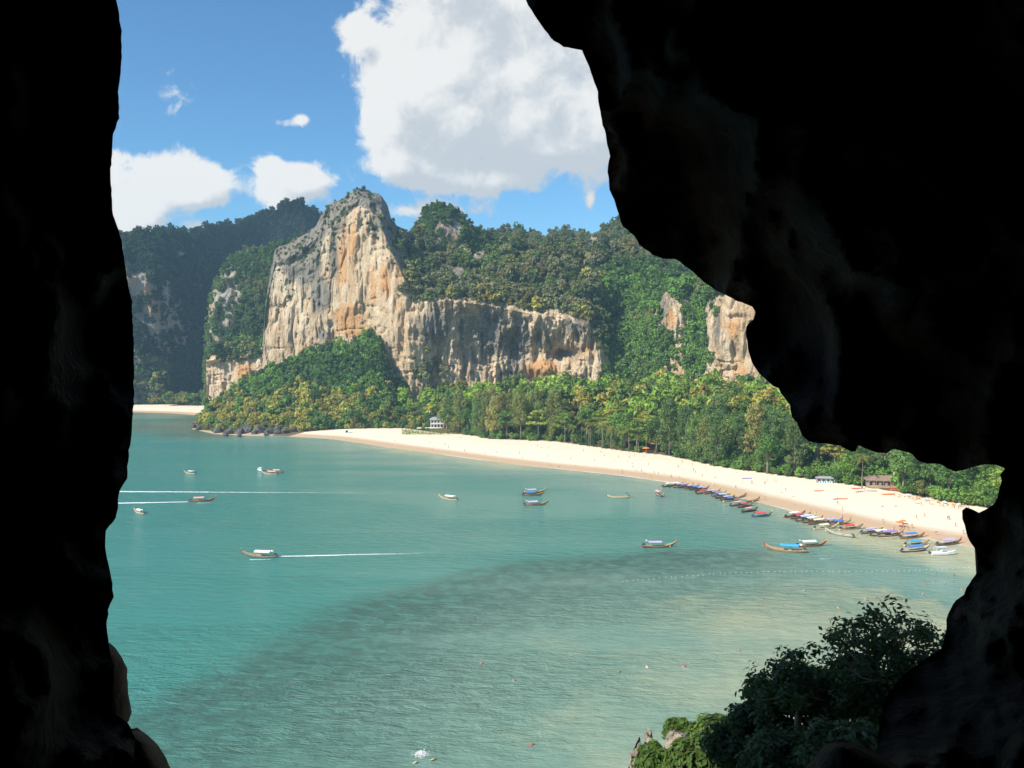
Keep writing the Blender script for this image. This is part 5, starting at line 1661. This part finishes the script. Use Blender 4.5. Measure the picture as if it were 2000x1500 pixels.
# bathers: chest and head above the water
bath = [(1567, 1155, 'swimmer with one arm raised, left of the swimming group'), (1684, 1172, 'swimmer alone in clear shallows above the leafy tree'), (1640, 1190, 'dark-haired swimmer above the tall foreground tree'), (1622, 1208, 'pale swimmer just left of the tall foreground tree'),
        (1805, 1138, 'bather standing left of a group near the right rock'), (1822, 1137, 'bather in the middle of a group near the right rock'), (1845, 1140, 'bather on the right of a group near the right rock'), (1828, 1122, 'bather behind the group near the right rock'),
        (1863, 1125, 'orange-tinted bather close to the right rock'), (1802, 1162, 'pale bather below the group near the right rock'), (1878, 1152, 'bather touching the edge of the right rock'),
        (1205, 1309, 'swimmer, leftmost of three in a row in the lower middle'), (1266, 1306, 'swimmer, middle of three in a row in the lower middle'), (1331, 1305, 'swimmer, rightmost of three in a row in the lower middle'), (1432, 1271, 'pale swimmer kicking toward the leafy tree'),
        (930, 1298, 'pale swimmer alone in the lower centre'), (1003, 1334, 'dark swimmer in red in the lower centre'), (1032, 1461, 'swimmer with yellow and blue float near the bottom edge'), (797, 1491, 'swimmer left of the white splash at the bottom'), (834, 1482, 'swimmer right under the white splash'),
        (1151, 930, 'bather wading near the far beach, first from the left'), (1215, 926, 'bather wading near the far beach, second from the left'), (1135, 931, 'bather far out beside the far beach'), (1092, 913, 'wader at the waterline of the far beach')]
for i, (px_, py_, lb) in enumerate(bath):
    o = person(px_, py_, 0, random.randrange(3), random.randrange(8), lb, 'bathers in the bay', False)
    o.location.z = -.95 if py_ > 960 else -.75
    if 'swimmer' in lb:
        o.rotation_euler = (R(-62), 0, random.uniform(0, 6.28)); o.location.z = -.42
# the splash
v = []; f = []
rg = np.random.default_rng(9)
for i in range(900):
    an = rg.uniform(0, 6.283); q = abs(rg.normal()) * .55; h = max(0, (.55 - .35 * q) * rg.uniform(0, 1)); s_ = rg.uniform(.03, .09)
    c0 = np.array([q * math.cos(an) * 1.5, q * math.sin(an), h]); b0 = len(v)
    for k in range(4): v.append(c0 + rg.normal(size=3) * s_)
    f += [(b0, b0 + 1, b0 + 2), (b0, b0 + 2, b0 + 3), (b0, b0 + 3, b0 + 1)]
o = obj('splash', mesh_np('splash', np.array(v), np.array(f), False), mat_plain('splash_white', (.85, .88, .88), .5, .05)); q = G(823, 1474); o.location = (q[0], q[1], .05); o.scale = (.85, 1.1, .7)
tag(o, 'white splash of water kicked up by a swimmer near the bottom edge', 'splash', None, 'stuff')

# ------------------------------------------------------------------ things on the sand
KAY = MB()
secs = []
for t_ in np.linspace(0, 1, 9):
    w = .36 * math.sin(math.pi * (.04 + .92 * t_)) ** .7; x = -1.9 + 3.8 * t_; rise = .22 * (2 * t_ - 1) ** 4
    secs.append([(x, w, .22 + rise), (x, w * .8, .06 + rise), (x, 0, rise), (x, -w * .8, .06 + rise), (x, -w, .22 + rise), (x, -w * .5, .27 + rise), (x, 0, .17 + rise), (x, w * .5, .27 + rise), (x, w, .22 + rise)])
KAY.add(*loft(secs)); KAYAK = KAY.mesh('hull', True)
SEAT = one(lambda m: (m.box((-.5, 0, .3), (.08, .4, .3)), m.box((.55, 0, .3), (.08, .4, .3))), 'seat')
KM = {'orange': mat_plain('kayak_orange', (.80, .16, .03), .35), 'red': mat_plain('kayak_red', (.70, .06, .04), .35), 'grey': mat_plain('kayak_grey', (.34, .36, .36), .4)}
kay = [(1599, 960, 'orange', 'orange kayak lying alone on the upper sand left of the beach bar'), (1645, 974, 'orange', 'orange kayak, right one of a pair on the open sand'), (1634, 974, 'grey', 'grey kayak, left one of a pair on the open sand'), (1672, 958, 'red', 'red kayak on the sand just in front of the beach bar'),
       (1678, 964, 'grey', 'grey kayak on the sand below the red one by the bar'), (1702, 963, 'grey', 'pale grey kayak below the bar front'), (1731, 970, 'orange', 'long orange kayak lying right of the bar'), (1739, 970, 'orange', 'orange kayak at the right tip of the bar kayaks'),
       (1748, 963, 'orange', 'bright orange kayak in the pile under the trees, lower'), (1755, 964, 'red', 'red kayak in the pile under the trees, right'), (1742, 960, 'orange', 'orange kayak in the pile under the trees, left'), (1752, 959, 'orange', 'orange kayak in the pile under the trees, upper')]
for px_, py_, c_, lb in kay:
    x, y = G(px_, py_, 2.0); r = empty('kayak', (x, y, ground_z(x, y)), R(random.uniform(-18, 18))); obj('hull', KAYAK, KM[c_], r); obj('seat', SEAT, M_METAL, r); r.scale = (1.15, 1.3, 1.3)
    tag(r, lb, 'kayak', 'kayaks on the sand')


def parasol(px, py, z, colr, label, s=1.0):
    x, y = G(px, py, z); r = empty('parasol', (x, y, ground_z(x, y)), random.uniform(0, 6)); r.scale = (s, s, s)
    obj('pole', one(lambda m: m.tube([(0, 0, 0), (0, 0, 2.5)], .03, 6), 'pole'), M_WOODP, r)
    vs = [(0, 0, 2.6)]; fs = []
    for k in range(8):
        vs += [(1.6 * math.cos(k * math.pi / 4), 1.6 * math.sin(k * math.pi / 4), 2.05), (1.6 * math.cos(k * math.pi / 4), 1.6 * math.sin(k * math.pi / 4), 1.9)]
    for k in range(8):
        a = 1 + 2 * k; b2 = 1 + 2 * ((k + 1) % 8); fs += [(0, a, b2), (a, a + 1, b2 + 1, b2)]
    m = MB(); m.add(vs, fs); obj('canopy', m.mesh('canopy'), colr, r)
    tag(r, label, 'parasol', 'parasols on the beach')


M_ORANGE = mat_plain('awning_orange', (.80, .19, .03), .8)
for px_, py_, lb, s_ in ((1279, 884, 'large orange awning parasol under the palms', 2.2), (1291, 878, 'orange awning parasol behind the large one under the palms', 1.9), (1262, 887, 'orange parasol left of the awnings under the palms', 1.5), (1757, 1028, 'orange parasol held up by the boarding passengers', .9), (1764, 1024, 'smaller orange parasol right of the boarding passengers', .7)):
    parasol(px_, py_, 2.4 if py_ < 1000 else .8, M_ORANGE, lb, s_)
for i in range(7):
    px_ = 1772 + i * 18 + random.uniform(-7, 7); yt = np.interp(px_, [p[0] for p in veg_px], [p[1] for p in veg_px])
    parasol(px_, yt + 2, 2.2, random.choice([KM['red'], CC['white'], M_ORANGE, CC['pale blue']]), 'parasol in the shade under the right-hand trees, %s from the left' % ordinal(i), .55)

# white kiosk by the point, beach house, beach bar, stall, banner
def hut(name, px, py, z, w, d, h, rz, wall, roofm, label, cat, roof_h=1.2, over=.5, storeys=1, cols=4, flatroof=False):
    x, y = G(px, py, z); r = empty(name, (x, y, ground_z(x, y) - .1), R(rz))
    wl = obj('wall', one(lambda m: m.box((0, 0, h / 2), (w, d, h)), 'wall'), wall, r)
    m = MB(); a, b2 = w / 2 + over, d / 2 + over
    if flatroof:
        m.box((0, 0, h + .12), (w + 2 * over, d + 2 * over, .22))
    else:
        m.add([(-a, -b2, h), (a, -b2, h), (a, b2, h), (-a, b2, h), (-a * .55, 0, h + roof_h), (a * .55, 0, h + roof_h), (-a, -b2, h - .12), (a, -b2, h - .12), (a, b2, h - .12), (-a, b2, h - .12)],
              [(0, 1, 5, 4), (1, 2, 5), (2, 3, 4, 5), (3, 0, 4), (6, 7, 1, 0), (7, 8, 2, 1), (8, 9, 3, 2), (9, 6, 0, 3), (9, 8, 7, 6)])
    obj('roof', m.mesh('roof'), roofm, r)
    sh_ = h / storeys
    for s in range(storeys):
        for k in range(cols):
            cx_ = -w / 2 + w * (k + .5) / cols
            wn = obj('window', one(lambda mm: mm.box((cx_, -d / 2 - .012, s * sh_ + sh_ * .52), (w / cols * .55, .08, sh_ * .5)), 'window'), M_GLASS, r)
            obj('sill', one(lambda mm: mm.box((cx_, -d / 2 - .06, s * sh_ + sh_ * .25), (w / cols * .65, .16, .08)), 'sill'), wall, wn)
    return r, wl, label, cat


M_WALL = mat_plain('whitewash', (.78, .77, .73), .8, .06, 1.5)
M_RGREY = mat_plain('grey_roof', (.30, .31, .33), .8, .15, 2)
M_THATCH = mat_plain('rusty_roof', (.26, .17, .13), .9, .3, 1.2)
M_PLANK = mat_plain('weathered_plank', (.30, .25, .20), .9, .25, 2)
r, wl, lb, ct = hut('beach_house', 853, 838, 3.0, 10, 7, 6.4, 8, mat_plain('aged_whitewash', (.52, .50, .45), .8, .12, 1.5), M_RGREY, 'white two-storey house with grey roof among the trees at the back of the beach', 'house', 2.2, .7, 2, 4)
tag(r, lb, ct)
obj('balcony', one(lambda m: (m.box((0, -4.75, 3.2), (10.4, 2.4, .2)), m.box((0, -5.9, 3.75), (10.4, .08, .8))), 'balcony'), M_WALL, r)
for k in range(5):
    q = obj('column', one(lambda m: m.box((0, -5.6, 1.55), (.3, .3, 3.1)), 'column'), M_WALL, r); q.location.x = -5 + 2.5 * k
obj('terrace', one(lambda m: m.box((-6, -6, .25), (20, 5, .5)), 'terrace'), M_WALL, r)
r, wl, lb, ct = hut('kiosk', 677, 846, 1.6, 3.2, 2.6, 2.8, 15, M_WALL, M_WALL, 'small white kiosk at the left end of the long beach', 'kiosk', .5, .2, 1, 1, True); tag(r, lb, ct)
r, wl, lb, ct = hut('beach_bar', 1722, 953, 2.6, 13, 7, 3.2, -14, M_PLANK, M_THATCH, 'open beach bar with rusty brown roof under the trees at right', 'bar', 1.9, 1.0, 1, 5); tag(r, lb, ct)
obj('counter', one(lambda m: m.box((0, -4.8, .55), (11, .6, 1.1)), 'counter'), M_WOODP, r)
for k in range(5):
    q = obj('post', one(lambda m: m.tube([(0, -5.0, 0), (0, -4.4, 3.1)], .09, 6), 'post'), M_WOODP, r); q.location.x = -6 + 3 * k
r, wl, lb, ct = hut('beach_stall', 1612, 944, 2.4, 8, 3, 2.4, -12, M_PLANK, M_RGREY, 'low dark beach stall with blue and white goods left of the bar', 'stall', .7, .5, 1, 4); tag(r, lb, ct)
obj('goods', one(lambda m: [m.box((-3 + 1.1 * k, -2.3, .5), (.7, .6, 1.0 + .3 * (k % 2))) for k in range(6)], 'goods'), CC['pale blue'], r)
x, y = G(1578, 934, 2.3); r = empty('sign_post', (x, y, ground_z(x, y))); obj('post', one(lambda m: m.tube([(0, 0, 0), (0, 0, 3.4)], .07, 6), 'post'), M_WHITE, r); obj('board', one(lambda m: m.box((0, -.1, 2.9), (.9, .06, 1.1)), 'board'), M_WHITE, r)
tag(r, 'white sign post standing at the edge of the trees left of the stall', 'sign')
x, y = G(1459, 947, 1.0); r = empty('banner', (x, y, ground_z(x, y)), R(15)); obj('cloth', one(lambda m: m.box((0, 0, 2.9), (5, .05, .5)), 'cloth'), CC['purple'], r)
for sx_ in (-2.4, 2.4): obj('pole', one(lambda m: m.tube([(sx_, 0, 0), (sx_, 0, 3.2)], .05, 5), 'pole'), M_WOODP, r)
tag(r, 'long dark banner on two poles above the farther row of boats', 'banner')
# lawn by the house
n = 2600; fx = RNG.uniform(785, 900, n); fy = RNG.uniform(838, 848, n); ps = np.array([G(a, b2, 3.0) for a, b2 in zip(fx, fy)]); zz = land_height(ps[:, 0], ps[:, 1])[0]
v = []; 
c0 = np.stack([ps[:, 0], ps[:, 1], zz], -1); rgx = RNG.normal(size=(n, 3)) * .28
v = np.stack([c0 - rgx * np.array([1, 1, 0]), c0 + rgx * np.array([1, 1, 0]), c0 + np.array([0, 0, .45]) + rgx * .5], 1).reshape(-1, 3)
o = obj('lawn', mesh_np('lawn', v, np.arange(3 * n).reshape(n, 3), False), M_LEAF_O); o.color = (.22, .26, .05, 1); tag(o, 'sunny lawn in front of the white house', 'grass', None, 'stuff')

# ------------------------------------------------------------------ boulders
def boulder_mesh(seed, sub=3):
    bm = bmesh.new(); bmesh.ops.create_icosphere(bm, subdivisions=sub, radius=1)
    co = np.array([v.co[:] for v in bm.verts])
    d = 1 + .38 * fbm(co[:, 0] * 1.1 + seed, co[:, 1] * 1.1, co[:, 2] * 1.1, seed=seed) + .16 * fbm(co[:, 0] * 3 + seed, co[:, 1] * 3, co[:, 2] * 3, seed=seed + 3)
    # planar fractures
    rg = np.random.default_rng(seed)
    for k in range(7):
        nn = rg.normal(size=3); nn /= np.linalg.norm(nn); h = rg.uniform(.55, .85)
        pr = (co * d[:, None]) @ nn
        d = np.where(pr > h, d * (h / np.maximum(pr, 1e-6)) ** .8, d)
    for v, q in zip(bm.verts, d): v.co *= q
    me = bpy.data.meshes.new('boulder'); bm.to_mesh(me); bm.free()
    me.polygons.foreach_set('use_smooth', [False] * len(me.polygons))
    return me


BOUL = [boulder_mesh(600 + i) for i in range(6)]
m_boul, t, b = mat_new('shore_rock')
tcn = t.n('ShaderNodeTexCoord'); po = tcn.outputs['Object']
n1 = t.noise(po, 1.6, 6, .65); n2 = t.noise(po, 6, 5, .7)
cl_ = t.mix(t.smooth(n1, .35, .65), (.030, .029, .028), (.12, .112, .10)); cl_ = t.mix(t.smooth(n2, .58, .75, 0, .6), cl_, (.30, .27, .23))
t.link(cl_, b.inputs['Base Color']); b.inputs['Roughness'].default_value = .9
bp = t.n('ShaderNodeBump'); bp.inputs['Distance'].default_value = .25; t.link(n2, bp.inputs['Height']); t.link(bp.outputs[0], b.inputs['Normal'])
SCB = 1.35
rocks = [(381, 836, 3.4), (392, 840, 3.0), (404, 838, 4.4), (424, 846, 3.4), (435, 842, 4.2), (446, 848, 3.2), (458, 845, 4.4), (470, 848, 3.4), (482, 846, 4.6), (497, 849, 2.6), (512, 847, 3.8), (527, 848, 3.6), (541, 848, 3.8), (556, 848, 2.8), (572, 846, 3.2), (590, 844, 3.4), (606, 843, 3.0), (622, 842, 3.4), (640, 841, 2.6), (655, 841, 2.2), (520, 851, 1.6), (468, 853, 1.8), (440, 852, 1.5)]
for i, (px_, py_, s_) in enumerate(rocks):
    x, y = G(px_, py_); o = obj('boulder', BOUL[i % 6], m_boul); o.location = (x, y, s_ * .3); s_ *= SCB; o.rotation_euler = (random.uniform(0, 6), random.uniform(0, 6), random.uniform(0, 6)); o.scale = (s_ * 1.15, s_, s_ * .85)
    tag(o, 'dark grey shore boulder below the knoll, %s from the tip of the point' % ordinal(i), 'boulder', 'boulders along the point')

# ------------------------------------------------------------------ rocks of the cave mouth that catch the light
def crag(name, rows, D, thick, label, mat, seed, tint=None):
    """a rock given by left/right edge pixels per row and real thickness behind"""
    ys = np.array([r_[0] for r_ in rows], float); lo = np.array([r_[1] for r_ in rows], float); hi = np.array([r_[2] for r_ in rows], float)
    yy = np.linspace(ys[0], ys[-1], 46); L = np.interp(yy, ys, lo); H_ = np.interp(yy, ys, hi)
    an = np.linspace(0, 2 * math.pi, 49)[:-1]
    A, Yg = np.meshgrid(an, yy); Lg = np.repeat(L[:, None], 48, 1); Hg = np.repeat(H_[:, None], 48, 1)
    cxg = (Lg + Hg) / 2; hw = (Hg - Lg) / 2
    dd = D - thick * np.sin(A) * .5 * np.minimum(1, hw / 30)
    px_ = cxg + hw * np.cos(A) * (1 + .05 * fbm(A * 3, Yg / 22, seed=seed))
    w = P(px_, Yg, dd)
    w += (.10 * D / 5) * fbm(w[..., 0] * 2.4, w[..., 1] * 2.4, w[..., 2] * 2.4, seed=seed + 1)[..., None] * np.array([.15, 1, .15])
    nr_, nc = A.shape; i = np.arange(nr_ * nc).reshape(nr_, nc)
    f = np.stack([i[:-1], np.roll(i[:-1], -1, 1), np.roll(i[1:], -1, 1), i[1:]], -1).reshape(-1, 4)
    v = w.reshape(-1, 3); c1 = w[0].mean(0); c2 = w[-1].mean(0); v = np.concatenate([v, [c1, c2]])
    k = len(v); t1 = np.stack([i[0], np.roll(i[0], -1), np.full(nc, k - 2)], -1); t2 = np.stack([np.roll(i[-1], -1), i[-1], np.full(nc, k - 1)], -1)
    o = obj(name, mesh_np(name, v, [f, t1, t2], True), mat)
    tag(o, label, 'rock')
    return o


m_brown, t, b = mat_new('brown_cave_rock')
tcn = t.n('ShaderNodeTexCoord'); po = tcn.outputs['Object']
n1 = t.noise(po, 2.2, 6, .65, .4); n2 = t.noise(po, 9, 6, .7)
cl_ = t.mix(t.smooth(n1, .35, .65), (.15, .078, .044), (.31, .18, .105)); cl_ = t.mix(t.smooth(n2, .58, .72, 0, .7), cl_, (.40, .31, .22)); cl_ = t.mix(t.smooth(n2, .30, .42, .8, 0), cl_, (.04, .03, .025))
t.link(cl_, b.inputs['Base Color']); b.inputs['Roughness'].default_value = .9
bp = t.n('ShaderNodeBump'); bp.inputs['Distance'].default_value = .08; t.link(t.math('ADD', n2, n1), bp.inputs['Height']); t.link(bp.outputs[0], b.inputs['Normal'])
crag('jutting_rock', [(1255, 195, 214), (1265, 185, 226), (1285, 170, 240), (1305, 160, 249), (1340, 155, 251), (1370, 150, 255), (1392, 150, 257), (1408, 160, 252), (1420, 190, 240)], 4.2, .8, 'reddish brown knob of rock jutting from the left cave wall, upper', m_brown, 701)
crag('jutting_rock', [(1432, 235, 262), (1445, 230, 280), (1460, 225, 298), (1475, 222, 310), (1492, 220, 321), (1530, 215, 335), (1600, 200, 350), (1680, 200, 350)], 3.6, .8, 'speckled brown knob of rock at the bottom left corner', m_brown, 702)
crag('jutting_rock', [(1444, 1632, 1646), (1450, 1615, 1668), (1462, 1600, 1695), (1475, 1590, 1720), (1500, 1572, 1760), (1560, 1550, 1800), (1640, 1540, 1800)], 3.1, .9, 'black hump of rock at the bottom, below the foreground tree', m_cave, 703)

# pale fins of rock at the end of the ledge
m_pale, t, b = mat_new('pale_rock')
tcn = t.n('ShaderNodeTexCoord'); po = tcn.outputs['Object']
q = t.n('ShaderNodeMapping'); q.inputs['Scale'].default_value = (2.5, 2.5, .5); t.link(po, q.inputs[0])
n1 = t.noise(q.outputs[0], 1.2, 6, .65, .3); n2 = t.noise(po, 5, 6, .7)
cl_ = t.mix(t.smooth(n1, .35, .65), (.26, .225, .185), (.46, .40, .33)); cl_ = t.mix(t.smooth(n2, .30, .42, .7, 0), cl_, (.13, .11, .09))
t.link(cl_, b.inputs['Base Color']); b.inputs['Roughness'].default_value = .9
bp = t.n('ShaderNodeBump'); bp.inputs['Distance'].default_value = .2; t.link(t.math('ADD', n2, n1), bp.inputs['Height']); t.link(bp.outputs[0], b.inputs['Normal'])
crag('rock_fin', [(1440, 1248, 1250), (1452, 1238, 1251), (1466, 1232, 1252), (1485, 1229, 1252), (1510, 1225, 1254), (1600, 1218, 1262)], 40, 1.6, 'pointed pale rock fin standing at the outer end of the ledge', m_pale, 711)
crag('rock_fin', [(1433, 1262, 1272), (1445, 1259, 1276), (1470, 1256, 1280), (1510, 1252, 1284), (1600, 1245, 1290)], 40.5, 1.4, 'second pale rock fin, between the pointed one and the bushes', m_pale, 712)
crag('rock_fin', [(1427, 1318, 1332), (1436, 1306, 1344), (1450, 1298, 1350), (1480, 1294, 1356), (1600, 1285, 1365)], 39.5, 2.0, 'rounded pale rock half buried in the sunlit bush', m_pale, 713)

# ------------------------------------------------------------------ foreground tree and bushes
M_LEAF_N = mat_leaf('leaf_near', 'object', hue=.02, val=.3)


def grow_tree(name, base, tips, trunk_r, leaf, per, label, colr, seed, fan=7, clump=.5):
    """tips: list of crown clump centres; limbs fork from the trunk towards them"""
    rg = np.random.default_rng(seed); mb = MB()
    base = np.array(base); tips = np.array(tips)
    mid = base + (tips.mean(0) - base) * .35
    mb.tube([tuple(base - np.array([0, 0, 3.2])), tuple(base * .5 + mid * .5 + rg.normal(size=3) * .1), tuple(mid)], [trunk_r, trunk_r * .8, trunk_r * .6], 7)
    cs = []; rs = []
    for tp in tips:
        a = mid + (tp - mid) * .45 + rg.normal(size=3) * .22 + np.array([0, 0, .25])
        mb.tube([tuple(mid), tuple(a), tuple(tp)], [trunk_r * .42, trunk_r * .25, trunk_r * .1], 5)
        for k in range(fan):
            q = tp + np.clip(rg.normal(size=3), -1.4, 1.4) * clump * np.array([1, 1, .6])
            e = a + (tp - a) * rg.uniform(.3, .95)
            mb.tube([tuple(e), tuple((e + q) / 2 + rg.normal(size=3) * .08), tuple(q)], [trunk_r * .12, trunk_r * .08, trunk_r * .03], 4)
            cs.append(q); rs.append(rg.uniform(.26, .48))
    v, f = leaf_cloud(np.array(cs), np.array(rs), per, leaf, 1.7, .75, seed + 5, up=.6)
    org = base.copy()
    r_ = empty(name, tuple(org))
    tm = mb.mesh('trunk', True); tm.transform(Matrix.Translation(Vector(-org)))
    obj('trunk', tm, M_BARK, r_)
    c = obj('crown', mesh_np('crown', v - org, f, False), M_LEAF_N, r_); c.color = tuple(colr) + (1,)
    tag(r_, label, 'tree')
    return r_


def pts_px(lst, D):
    return [P(x, y, D + random.uniform(-1.3, 1.3)) for x, y in lst]


DN = 24.0
tall = [(1663, 1254), (1698, 1251), (1648, 1266), (1728, 1231), (1758, 1224), (1773, 1236), (1743, 1251), (1798, 1261), (1820, 1258), (1808, 1291), (1713, 1276), (1678, 1296), (1648, 1311), (1708, 1311), (1748, 1296), (1768, 1316), (1728, 1336), (1668, 1331), (1698, 1351), (1648, 1346), (1788, 1301), (1763, 1276)]
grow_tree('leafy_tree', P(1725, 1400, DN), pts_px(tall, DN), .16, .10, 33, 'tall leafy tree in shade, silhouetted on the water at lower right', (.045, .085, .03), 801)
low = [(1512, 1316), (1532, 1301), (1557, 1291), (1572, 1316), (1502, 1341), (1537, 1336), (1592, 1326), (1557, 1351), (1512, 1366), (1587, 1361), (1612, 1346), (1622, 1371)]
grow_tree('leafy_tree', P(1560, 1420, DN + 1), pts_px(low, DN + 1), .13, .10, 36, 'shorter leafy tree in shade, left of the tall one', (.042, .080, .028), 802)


def bush(px, py, D, w, h, tint, label, seed, leaf=.15, k=30, per=110):
    rg = np.random.default_rng(seed)
    base = P(px, py, D); mb = MB()
    mx_ = w / FPX * D / 2; mz = h / FPX * D / 2
    c, r_ = crown_clumps('dome', rg, mx_, mz, k)
    c[:, 1] *= .8
    for i in range(7): mb.tube([(0, 0, -.6), tuple(c[i] * .6), tuple(c[i])], [.06, .04, .015], 4)
    v, f = leaf_cloud(c, r_, per, leaf, 1.7, .85, seed + 1, up=.5)
    o = empty('bush', tuple(base)); obj('stem', mb.mesh('stem', True), M_BARK, o)
    cr_ = obj('foliage', mesh_np('foliage', v, f, False), M_LEAF_N, o); cr_.color = tuple(tint) + (1,)
    tag(o, label, 'bush', 'bushes on the ledge')


SHADE_GREEN = (.04, .075, .028)  # shade put into leaf colour; the sunlit bushes below get lighter tints
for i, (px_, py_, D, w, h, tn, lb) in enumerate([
        (1480, 1470, 27, 130, 110, SHADE_GREEN, 'dark bush at the left end of the shaded thicket'), (1545, 1450, 26, 150, 120, SHADE_GREEN, 'dark bush under the shorter leafy tree'), (1640, 1440, 25, 170, 130, SHADE_GREEN, 'dark bush under the tall leafy tree'),
        (1700, 1420, 24, 130, 110, SHADE_GREEN, 'dark bush between the tall tree and the cave rock'), (1430, 1510, 29, 140, 100, SHADE_GREEN, 'dark bush at the bottom edge beside the sunlit one'), (1540, 1540, 22, 200, 110, SHADE_GREEN, 'dark bush at the bottom edge under the thicket'),
        (1660, 1530, 20, 200, 120, SHADE_GREEN, 'dark bush at the bottom edge behind the black hump'), (1600, 1400, 26.5, 140, 110, SHADE_GREEN, 'dark bush filling the gap between the two trees'), (1500, 1420, 28, 110, 100, SHADE_GREEN, 'dark bush on the upper left of the thicket'), (1680, 1370, 25, 110, 90, SHADE_GREEN, 'dark bush at the foot of the tall tree'),
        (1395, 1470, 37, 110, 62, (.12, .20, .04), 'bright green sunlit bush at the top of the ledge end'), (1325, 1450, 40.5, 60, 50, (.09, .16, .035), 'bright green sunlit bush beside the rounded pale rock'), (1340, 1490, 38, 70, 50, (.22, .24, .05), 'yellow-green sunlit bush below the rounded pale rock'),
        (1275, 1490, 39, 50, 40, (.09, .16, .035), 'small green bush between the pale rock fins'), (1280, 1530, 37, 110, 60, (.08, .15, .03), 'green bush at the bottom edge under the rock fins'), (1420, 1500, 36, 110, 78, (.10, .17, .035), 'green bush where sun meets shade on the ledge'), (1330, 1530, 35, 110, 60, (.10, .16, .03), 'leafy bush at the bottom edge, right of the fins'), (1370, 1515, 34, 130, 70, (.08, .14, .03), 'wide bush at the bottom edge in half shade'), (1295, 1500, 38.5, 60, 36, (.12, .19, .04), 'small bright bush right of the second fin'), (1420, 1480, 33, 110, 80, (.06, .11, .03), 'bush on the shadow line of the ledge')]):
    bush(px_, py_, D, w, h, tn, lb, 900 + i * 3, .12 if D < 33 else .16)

# ------------------------------------------------------------------ sea haze
m_haze = bpy.data.materials.new('haze'); m_haze.use_nodes = True
ht = NT(m_haze.node_tree); m_haze.node_tree.nodes.clear()
ho = ht.n('ShaderNodeOutputMaterial'); pv = ht.n('ShaderNodeVolumePrincipled')
pv.inputs['Color'].default_value = (.48, .74, 1.0, 1); pv.inputs['Density'].default_value = HAZE = 0.00012; pv.inputs['Anisotropy'].default_value = 0.2
ht.link(pv.outputs[0], ho.inputs['Volume'])
hm = MB(); hm.box((0, 0, 140), (12400, 12400, 302))
o = obj('haze', hm.mesh('haze'), m_haze); tag(o, 'thin blue sea haze filling the bay', None, None, 'stuff')
